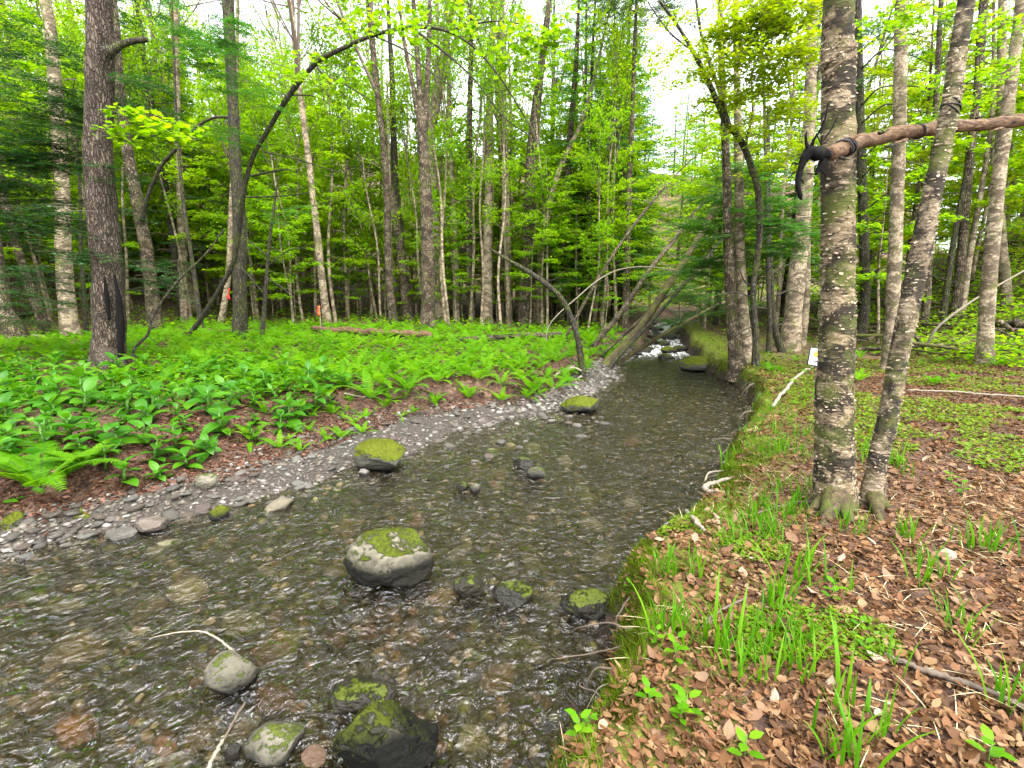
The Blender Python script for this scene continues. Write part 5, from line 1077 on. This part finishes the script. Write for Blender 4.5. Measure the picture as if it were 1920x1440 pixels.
def join(mb, src, p, yaw, s):
    c_, s_ = math.cos(yaw), math.sin(yaw); Rm = np.array([[c_, s_, 0], [-s_, c_, 0], [0, 0, 1]]) * s; off = mb.n
    for V_ in src.V: mb.V.append(V_ @ Rm + p)
    for F_ in src.F: mb.F.append(F_ + off)
    mb.M += src.M; mb.n += src.n
for i, p in enumerate(pts[290:560]): join(mb, FM[i % 5], p, rngf.uniform(0, 6.3), rngf.uniform(.42, .68))
tag(link('far_ferns', mb.mesh('far_ferns', [M['fern'], M['stem']])), kind='stuff')
HF = [frond_arrays(1.0, 26, np.random.default_rng(700 + i), True, .95 - .12 * i).mesh('frond', [M['fern'], M['stem']]) for i in range(3)]
fern_thing(ground(75, 925), .78, 'large lacy fern overhanging the water in front of the broad leaved plants', None, rngf, 8, HF)
fern_thing(ground(160, 880), .42, 'lacy fern just behind the large overhanging fern', None, rngf, 6, HF)
for px, py, h, lb in [(470, 830, .34, 'small fern alone on the leaf covered bank step'), (582, 785, .30, 'fern at the right end of the broad leaved plants'), (680, 815, .26, 'small yellow green fern alone on the leaf covered bar'), (372, 850, .16, 'tiny fern on the leafy bar below the broad leaved plants'),
                      (720, 760, .32, 'fern on the leafy bar left of a cluster'), (775, 775, .22, 'little fern beside a pale twig on the leafy bar'), (610, 750, .40, 'tall fern above the leafy bar'), (815, 760, .36, 'fern at the edge of the leafy bar, nearest of its cluster'), (880, 750, .42, 'broad fern leaning over the pebbles'), (760, 735, .40, 'upright fern among its neighbours at the bank step'), (500, 780, .40, 'fern among the last broad leaved plants')]:
    fern_thing(ground(px, py), h, lb, None, rngf, 6)
P_ = land_points(24, -4, 2, 5.2, 9.5, lambda x, y, dl, dr: (dl > .62 * np.interp(y, GW[:, 0], GW[:, 1])) & (dl < np.interp(y, GW[:, 0], GW[:, 1]) + .2), rngf)
for i, p in enumerate(P_): fern_thing(p, rngf.uniform(.16, .34), 'small fern scattered over the leafy bar below the fern bed', 'ferns on the leafy bar', rngf, 6)
P_ = land_points(60, 4.5, 13, 8, 16, lambda x, y, dl, dr: dr > .4, rngf)
for i, p in enumerate(P_): tag(link('fern', FMM[i % 5], None, p, (0, 0, rngf.uniform(0, 6.3)), rngf.uniform(.18, .35)), 'low fern in the ground cover behind the birches', 'fern', 'ferns behind the birches')

# ------------------------------------------------------------------ broad pleated-leaved plants
def pleated(L, W, bend, seed):
    nx, ny = 7, 9; u = np.linspace(0, 1, nx); v = np.linspace(-1, 1, ny); U, V_ = np.meshgrid(u, v, indexing='ij')
    wid = W * np.sin(np.pi * np.clip(U * .93 + .07, 0, 1)) ** .75 * (1 - .25 * U); x = L * (np.sin(bend * U) / bend); z = L * (np.cos(bend * U) - 1) / bend + .012 * np.cos(V_ * 9) * np.sin(np.pi * U) + .22 * wid * np.abs(V_) ** 1.3
    y = V_ * wid; P_ = np.stack([x, y, z], -1).reshape(-1, 3); idx = np.arange(nx * ny).reshape(nx, ny); mb = MB(); mb.add(P_, np.stack([idx[:-1, :-1], idx[1:, :-1], idx[1:, 1:], idx[:-1, 1:]], -1).reshape(-1, 4)); return mb
PL = [pleated(1.0, w_, b_, i).mesh('leaf', [M['hell']], True) for i, (w_, b_) in enumerate([(.27, .9), (.31, 1.1), (.24, .7), (.29, 1.4)])]
mb = MB(); tube(mb, [(0, 0, -.05), (.01, 0, .5), (0, .01, 1)], [.016, .013, .006], 6); STM = mb.mesh('stem', [M['stem']], True)
rngh = np.random.default_rng(91)
def hell_ok(x, y, dl, dr):
    gw_ = np.interp(y, GW[:, 0], GW[:, 1]); n_ = vnoise(x * .8, y * .8, seed=92)
    return (dl > gw_ - .05) & (x < -2.6) & (y < 8.6) & (n_ > -.45 - .6 * (dl < gw_ + 1.2))
LF = ground(75, 925)
cand = land_points(2500, -9, -2.6, 3.2, 8.6, hell_ok, rngh); hp = []
for p in cand:
    if all((p[0] - q[0]) ** 2 + (p[1] - q[1]) ** 2 > (.19 + .01 * p[1]) ** 2 for q in hp) and (p[0] - LF[0]) ** 2 + (p[1] - LF[1]) ** 2 > .16 and (p[0] - b1[0]) ** 2 + (p[1] - b1[1]) ** 2 > .3: hp.append(p)
hp = sorted(hp, key=lambda p: p[1])[:250]; print('plants', len(hp))
for p in hp:
    rt = tag(link('leafy_plant', None, None, p, (rngh.normal(0, .13), rngh.normal(0, .13), rngh.uniform(0, 6.3)), rngh.uniform(.65, 1.3)), 'broad pleated leaved green plant ' + ('at the brink of the bank by the large lacy fern' if p[1] < 4.6 and p[0] < -3.4 else 'at the brink of the bank above the shingle' if p[1] < 5.4 else 'in the bed left of the massive hemlock' if p[0] / p[1] < -.86 else 'in the middle of the bed below the massive hemlock' if p[1] < 7 else 'at the back of the bed among the ferns'), 'plant', 'broad leaved plants under the hemlock')
    hh = rngh.uniform(.16, .34); nl = int(rngh.integers(7, 11)); link('stem', STM, rt, None, None, (1, 1, hh))
    for k in range(nl):
        f = (k + .5) / nl; el = .15 + .85 * f + rngh.normal(0, .12)
        link('leaf', PL[int(rngh.integers(0, 4))], rt, (0, 0, hh * (.12 + .88 * f)), (rngh.normal(0, .15), -el, k * 2.4 + rngh.uniform(-.3, .3)), rngh.uniform(.15, .27) * (1.1 - .35 * f))

# ------------------------------------------------------------------ grass, ground cover, moss, seedlings
def blade(mb, p, az, L, W, lean, rng, m=0):
    n = 6; t_ = np.linspace(0, 1, n); a = lean * (.25 + 1.1 * t_ ** 1.4) if lean < 2 else 1.35 + .35 * t_; r = np.concatenate([[0], np.cumsum(np.sin(a[:-1]))]) * L / (n - 1); z = np.concatenate([[0], np.cumsum(np.cos(a[:-1]))]) * L / (n - 1)
    d = np.array((math.cos(az), math.sin(az), 0)); s = np.array((-d[1], d[0], 0)); c = p + d * r[:, None] + np.array((0, 0, 1.0)) * z[:, None]; w_ = W * np.array([.7, 1, 1, .85, .5, .02])[:, None] / 2
    V_ = np.empty((n * 3, 3)); V_[0::3] = c - s * w_; V_[1::3] = c - d * w_ * .35 + np.array((0, 0, -.15)) * w_; V_[2::3] = c + s * w_
    F_ = [(3 * i + j, 3 * i + j + 1, 3 * i + j + 4, 3 * i + j + 3) for i in range(n - 1) for j in (0, 1)]; mb.add(V_, F_, m)
rngg = np.random.default_rng(111)
GT = []
for i in range(7):
    mb = MB(); nb = int(rngg.integers(6, 13)); br = i < 4
    for k in range(nb): blade(mb, np.array((rngg.normal(0, .03), rngg.normal(0, .03), -.02)), rngg.uniform(0, 6.3), rngg.uniform(.12, .27) if br else rngg.uniform(.10, .2), rngg.uniform(.007, .014) if br else .006, rngg.uniform(.15, 1.1), rngg)
    GT.append(mb.mesh('grass_tuft', [M['grass']], True))
def tuft(p, s, lb, gp): tag(link('grass_tuft', GT[int(rngg.integers(0, 7))], None, p, (0, 0, rngg.uniform(0, 6.3)), s), lb, 'grass', gp)
P_ = land_points(900, -.4, 7, 1.7, 9, lambda x, y, dl, dr: (dr > .1) & (dr < 1.15) & (vnoise(x * 1.7, y * 1.7, seed=112) > -.1), rngg)
for p in P_[:110]: tuft(p, rngg.uniform(.6, 1.15), 'tuft of bright green grass on the brow of the near bank', 'grass tufts along the near bank')
for px, py, n_ in [(1400, 985, 7), (1440, 1005, 6), (1470, 960, 5), (1385, 1025, 5), (1250, 1085, 5), (1290, 1075, 4), (1235, 1190, 6), (1270, 1190, 5), (1350, 1215, 8), (1430, 1190, 6), (1440, 1240, 5), (1450, 1150, 5), (1500, 1080, 3), (1530, 1210, 5), (1600, 1000, 4), (1620, 860, 5), (1690, 880, 5), (1740, 1080, 5), (1840, 1030, 5), (1720, 1010, 3), (1590, 1330, 3), (1670, 1250, 2), (1640, 1380, 2), (1890, 1330, 4), (1580, 1430, 5), (1780, 1180, 3), (1370, 870, 4), (1460, 850, 4), (1040, 1420, 4)]:
    for k in range((n_ + 1) // 2):
        p = ground(px + rngg.normal(0, 16), py + rngg.normal(0, 10))
        if dist(p[0], p[1])[1] > .06: tuft(p, rngg.uniform(.85, 1.4), 'tall tuft of broad bladed grass ' + ('at the bottom edge of the picture' if py > 1300 else 'in the litter right of the leaning birch' if px > 1560 and py < 1120 else 'on the brow of the cut bank' if px < 1320 else 'left of the foot of the stout birch' if py < 1060 else 'in the middle of the near litter'), 'grass tufts in the leaf litter')
def cover(name, n, x0, x1, y0, y1, ok, size, mat, seed, up=.3, hgt=.05, T=LEAF):
    rng = np.random.default_rng(seed); P_ = land_points(n, x0, x1, y0, y1, ok, rng); yaw = rng.uniform(0, 6.3, n); mb = MB()
    scatter(mb, T, P_ + np.array((0, 0, 1.0)) * rng.uniform(.01, hgt, n)[:, None], np.stack([np.cos(yaw), np.sin(yaw), rng.uniform(-.1, .6, n)], -1), np.array((0, 0, 1.0)) + rng.normal(size=(n, 3)) * up, rng.uniform(size[0], size[1], n)); tag(link(name, mb.mesh(name, [mat])), kind='stuff')
pn = lambda x, y: vnoise(x * .8, y * .8, seed=120) + .7 * vnoise(x * 2.6, y * 2.6, seed=121)
cover('ground_cover', 32000, 2.2, 16, 3.9, 17, lambda x, y, dl, dr: (dr > .3) & (pn(x, y) > -.08 - .35 * sstep(7, 11, y)), (.025, .06), M['cover'], 5)
cover('ground_cover', 5000, .2, 6, 1.8, 5, lambda x, y, dl, dr: (dr > .1) & (pn(x, y) > .55), (.015, .035), M['cover'], 6, hgt=.03)
cover('undergrowth', 13000, -20, 4, 6, 21, lambda x, y, dl, dr: (dl > np.interp(y, GW[:, 0], GW[:, 1]) + .4) & (pn(x, y) > -.5), (.05, .11), M['fern'], 7, .6, .25)
WIDE = 14.0
cover('undergrowth', 9000, -16, -3.5, 1.0, 9, lambda x, y, dl, dr: (dl > .6) & (-x > y * 1.02), (.06, .16), M['hell'], 47, .5, .25)
P_ = land_points(3500, -16, -3.5, 1.0, 9, lambda x, y, dl, dr: (dl > .1) & (-x > y * 1.02), rng); litter('leaf_litter', P_, rng.uniform(.05, .09, len(P_)), M['dead2'], 48)
WIDE = 0.0
cover('undergrowth', 22000, 7, 40, 8, 34, lambda x, y, dl, dr: (dr > 4.5) & (pn(x * .6, y * .6) > -.35), (.06, .14), M['lime'], 28, .6, .45)
cover('undergrowth', 9000, 6, 48, 30, 75, lambda x, y, dl, dr: ((dl > 1) | (dr > .5)), (.16, .34), M['lime'], 38, .6, 1.0)
cover('undergrowth', 14000, -40, 40, 16, 40, lambda x, y, dl, dr: ((dl > 1) | (dr > .5)) & (pn(x * .6, y * .6) > -.1), (.08, .18), M['lime'], 8, .6, .4)
def moss_patch(name, n, ok, x0, x1, y0, y1, L, seed):
    rng = np.random.default_rng(seed); P_ = land_points(n, x0, x1, y0, y1, ok, rng); D_ = norm(rng.normal(size=(n, 3)) * .6 + np.array((-.5, -.1, .6))); mb = MB(); scatter(mb, MOSSB, P_ - D_ * .006, D_, rv(n, rng), rng.uniform(L * .6, L * 1.5, n)[:, None] * np.array((1, .35, 1))); tag(link(name, mb.mesh(name, [M['moss']])), kind='stuff')
moss_patch('moss', 42000, lambda x, y, dl, dr: (dr > .05) & (dr < .18 + .3 * np.maximum(0, vnoise(x * 2.5, y * 2.5, seed=131))) & (vnoise(x * 1.4, y * 1.4, seed=132) > -.35), -1, 6, 1.2, 12, .03, 9)
rngv = np.random.default_rng(137); n_ = 15000
P_ = land_points(n_, -1, 6.5, 1.2, 12, lambda x, y, dl, dr: (dr > .06) & (dr < .25 + .65 * np.maximum(0, vnoise(x * 1.3, y * 1.3, seed=134) + .35)) & (vnoise(x * 3, y * 3, seed=135) > -.25), rngv)
D_ = norm(rngv.normal(size=(n_, 3)) * .45 + np.array((-.15, 0, 1.0))); mb = MB(); scatter(mb, MOSSB, P_, D_, rv(n_, rngv), np.stack([rngv.uniform(.02, .085, n_), rngv.uniform(.008, .014, n_), np.ones(n_)], -1)); tag(link('short_grass', mb.mesh('short_grass', [M['cover']])), kind='stuff')
rngs = np.random.default_rng(141)
SL = []
for i in range(3):
    mb = MB(); P0 = []; X0 = []
    for k in range(5 + i): a = k * 2.4; P0.append((0.01 * math.cos(a), .01 * math.sin(a), .03 + .02 * k)); X0.append((math.cos(a), math.sin(a), .35))
    EGG = T_([(0, 0, 0), (.25, .24, .04), (.6, .27, .03), (1, 0, -.08), (.6, -.27, .03), (.25, -.24, .04)], [(0, 5, 1), (5, 4, 1), (4, 2, 1), (4, 3, 2)]); scatter(mb, EGG, P0, X0, np.array([(0, 0, 1.0)] * len(P0)), np.full(len(P0), .07)); tube(mb, [(0, 0, -.02), (0, 0, .13)], [.003, .002], 4, 1); SL.append(mb.mesh('seedling', [M['grass'], M['stem']], True))
for px, py in [(1090, 1355), (1105, 1370), (1085, 1390), (1275, 1360), (1285, 1350), (1180, 1115), (1110, 1265), (1265, 1245), (1230, 1215), (1610, 1190), (1620, 1230), (1800, 930), (1780, 910), (1560, 1130), (1850, 1440), (1395, 1430), (1215, 1330), (1010, 1425), (1075, 1330)]:
    p = ground(px, py)
    if dist(p[0], p[1])[1] > 0: tag(link('seedling', SL[int(rngs.integers(0, 3))], None, p, (0, 0, rngs.uniform(0, 6)), rngs.uniform(.5, .9)), 'small round leaved seedling sprouting on the near bank', 'seedling', 'seedlings on the near bank')

P_ = land_points(420, -.1, 5, 1.4, 5.5, lambda x, y, dl, dr: (dr > .15) & (vnoise(x * 1.5, y * 1.5, seed=113) > .05), rngg); mb = MB()
for p in P_: blade(mb, p + (0, 0, .012), rngg.uniform(0, 6.3), rngg.uniform(.08, .22), .0035, 3, rngg)
tag(link('dry_grass', mb.mesh('dry_grass', [M['straw']], True)), kind='stuff')

# ------------------------------------------------------------------ fallen wood
def stick(label, pts, mat, z=None, lift=.015, name='stick', seg=8, cat='stick', sub=(), dz=None):
    Q = []
    for i, (px, py, wpx) in enumerate(pts):
        p = ground(px, py) if z is None else np.array((0, 0, CAM_Z)) + ray(px, py) * ((z - CAM_Z) / ray(px, py)[2])
        r = pxsize(p, wpx) / 2; Q.append((*(p + np.array((0, 0, r * .7 + lift + (dz[i] if dz else 0)))), r))
    Q = np.array(Q); q = curve(Q, 8 * len(Q)); rs_ = np.random.default_rng(len(label)); q[1:-1, :3] += rs_.normal(size=(len(q) - 2, 3)) * q[1:-1, 3:] * .22; mb = MB(); tube(mb, q[:, :3] - Q[0, :3], np.maximum(q[:, 3] * .85, .0012), seg, 0, .35, len(label), freq=40)
    rt = tag(link(name, mb.mesh(name, [mat], True), None, Q[0, :3]), label, cat)
    for s_ in sub:
        W_ = np.array([(*(ground(px, py) + np.array((0, 0, lift + h))), .5 * pxsize(ground(px, py), w_)) for px, py, w_, h in s_]); mb = MB(); q = curve(W_, 14); tube(mb, q[:, :3] - Q[0, :3], np.maximum(q[:, 3], .001), 5, 0, .1); link('twig', mb.mesh('twig', [mat], True), rt)
    return rt
stick('brown barkless log lying level across the fern bed', [(588, 630, 13), (650, 635, 15), (740, 640, 16), (810, 642, 15)], M['wood'], lift=.13, name='log', cat='log', seg=14)
stick('grey log end to end with the brown log, nearer the stream', [(850, 650, 10), (920, 646, 12), (990, 643, 12), (1052, 640, 12)], M['bark_grey'], lift=.12, name='log', cat='log', seg=12)
stick('low mossy log in front of the straight dark trunk', [(352, 624, 9), (400, 630, 10), (500, 632, 9)], M['bark_moss'], lift=.08, name='log', cat='log')
stick('short pale stick at the left edge below the fallen wood', [(-10, 638, 8), (40, 641, 8), (85, 644, 4)], M['paletwig'], lift=.15)
stick('dark rotten log at the left edge, roots above it', [(-30, 612, 26), (20, 606, 22), (60, 598, 10)], M['bark_dark'], lift=.1, name='log', cat='log')
stick('mossy brown log behind the stout birch at the foot of the slope', [(1500, 622, 14), (1600, 628, 18), (1680, 618, 14)], M['bark_moss'], lift=.08, name='log', cat='log', seg=12)
stick('red brown log at the edge of the picture behind the lone birch', [(1860, 616, 14), (1930, 622, 16), (2000, 626, 14)], M['bark_grey'], lift=.05, name='log', cat='log', seg=12)

rt, b_, w_, _ = hero('leaning_pole', 'long bleached pole leaning up past the lone scaly birch', [(1738, 648, 6), (1760, 612, 6), (1830, 560, 5), (1925, 505, 4), (1990, 470, 3)], M['paletwig'], Y=11.0, Y1=10.3, cat='pole', seg=6)
stick('thin pale stick lying from the mossy bank edge up to the signboard', [(1448, 768, 7), (1470, 738, 7), (1500, 706, 6), (1528, 690, 4)], M['paletwig'], lift=.03)
stick('bent bleached driftwood hanging over the cut bank', [(1392, 892, 6), (1352, 905, 8), (1322, 915, 10), (1330, 924, 9), (1358, 925, 7)], M['paletwig'], z=-.12, lift=.0)
stick('forked bare twig below the bent driftwood', [(1322, 902, 3), (1330, 888, 4), (1365, 882, 3)], M['paletwig'], z=-.10, lift=0)
stick('white branching twig trailing from the bank into the water', [(1172, 1095, 4), (1186, 1066, 5), (1215, 1045, 5), (1235, 1015, 6), (1262, 990, 7), (1292, 968, 8)], M['paletwig'], z=-.2, lift=0)
stick('stout broken twig crossing the white branching twig', [(1286, 968, 8), (1300, 990, 9), (1320, 1008, 7)], M['paletwig'], lift=.04)
stick('thin reddish twig reaching from the bank over the water', [(1040, 1236, 2), (1110, 1226, 3), (1170, 1212, 4), (1195, 1205, 4)], M['twig'], z=-.3, lift=0)
stick('thin bleached twig caught behind the olive grey stone', [(285, 1196, 2), (340, 1186, 3), (385, 1187, 4), (425, 1212, 5), (455, 1243, 6)], M['paletwig'], z=-.40, lift=0)
stick('straight white stick beside the pale beige block at the bottom', [(385, 1455, 9), (402, 1420, 9), (418, 1390, 7)], M['paletwig'], z=-.40, lift=0)
stick('thin dark stick rising from the white stick toward the brown plate', [(418, 1392, 5), (440, 1350, 5), (460, 1318, 4)], M['twig'], z=-.40, lift=0)
stick('long grey stick lying in the litter toward the corner of the picture', [(1655, 1243, 8), (1720, 1268, 12), (1790, 1290, 13), (1860, 1318, 12), (1930, 1350, 12)], M['twig'], lift=.02)
stick('thin brown stick crossing the litter below the grass', [(1315, 1190, 5), (1345, 1160, 6), (1400, 1130, 5)], M['twig'], lift=.02)
stick('straight grey stick at the foot of the stout birch', [(1410, 975, 5), (1490, 952, 5), (1560, 950, 4), (1650, 945, 3)], M['twig'], lift=.03)
stick('thin twig on the leafy bar, forked at one end', [(645, 742, 4), (685, 748, 4), (690, 730, 3), (697, 724, 2)], M['paletwig'], lift=.02)
stick('thin pale stick across the ground cover behind the leaning birch', [(1700, 738, 3), (1780, 742, 4), (1850, 748, 4), (1930, 752, 3)], M['paletwig'], lift=.05)
stick('bleached root stub on the gravel spit', [(1040, 712, 5), (1058, 700, 6), (1080, 692, 6)], M['paletwig'], lift=.05)
rngq = np.random.default_rng(161)
for i in range(46):
    y = rngq.uniform(1.7, 9.5); x = float(xR(y)); mb = MB(); p = np.array((x + .12, y, float(H(x + .16, y)) - .06)); Q = [p]; d = norm(np.array((-1.0, rngq.normal(0, .6), rngq.uniform(-.5, .2))))
    for j in range(6): d = norm(d + rngq.normal(size=3) * .35 + np.array((0, 0, -.28))); Q.append(Q[-1] + d * rngq.uniform(.04, .09))
    w_ = rngq.uniform(.003, .009); tube(mb, curve(np.array(Q), 16) - p, np.linspace(w_, .0012, 16), 5, 0, .3, i, freq=30)
    tag(link('bank_root', mb.mesh('bank_root', [M['twig'] if i % 3 else M['paletwig']], True), None, p), 'thin bare root hanging out of the cut bank over the water', 'root', 'roots hanging from the cut bank')
rngk = np.random.default_rng(151)
BRM = []
for i in range(4):
    mb = MB(); L = 1.0; tube(mb, [(-.5, 0, 0), (0, .03, .02), (.5, 0, .0)], [.018, .014, .005], 6, 0, .2, i); BRM.append(mb.mesh('branch', [M['bark_grey'] if i % 2 else M['bark_moss']], True))
P_ = land_points(110, 5, 24, 9.5, 20, lambda x, y, dl, dr: dr > 4.2, rngk)
for i, p in enumerate(P_): tag(link('fallen_branch', BRM[i % 4], None, p + (0, 0, .1 + .12 * rngk.uniform()), (rngk.normal(0, .15), rngk.normal(0, .22), rngk.normal(0, .7)), rngk.uniform(1.0, 3.2)), 'fallen branch in the brush heaped along the foot of the slope', 'branch', 'fallen branches at the foot of the slope')
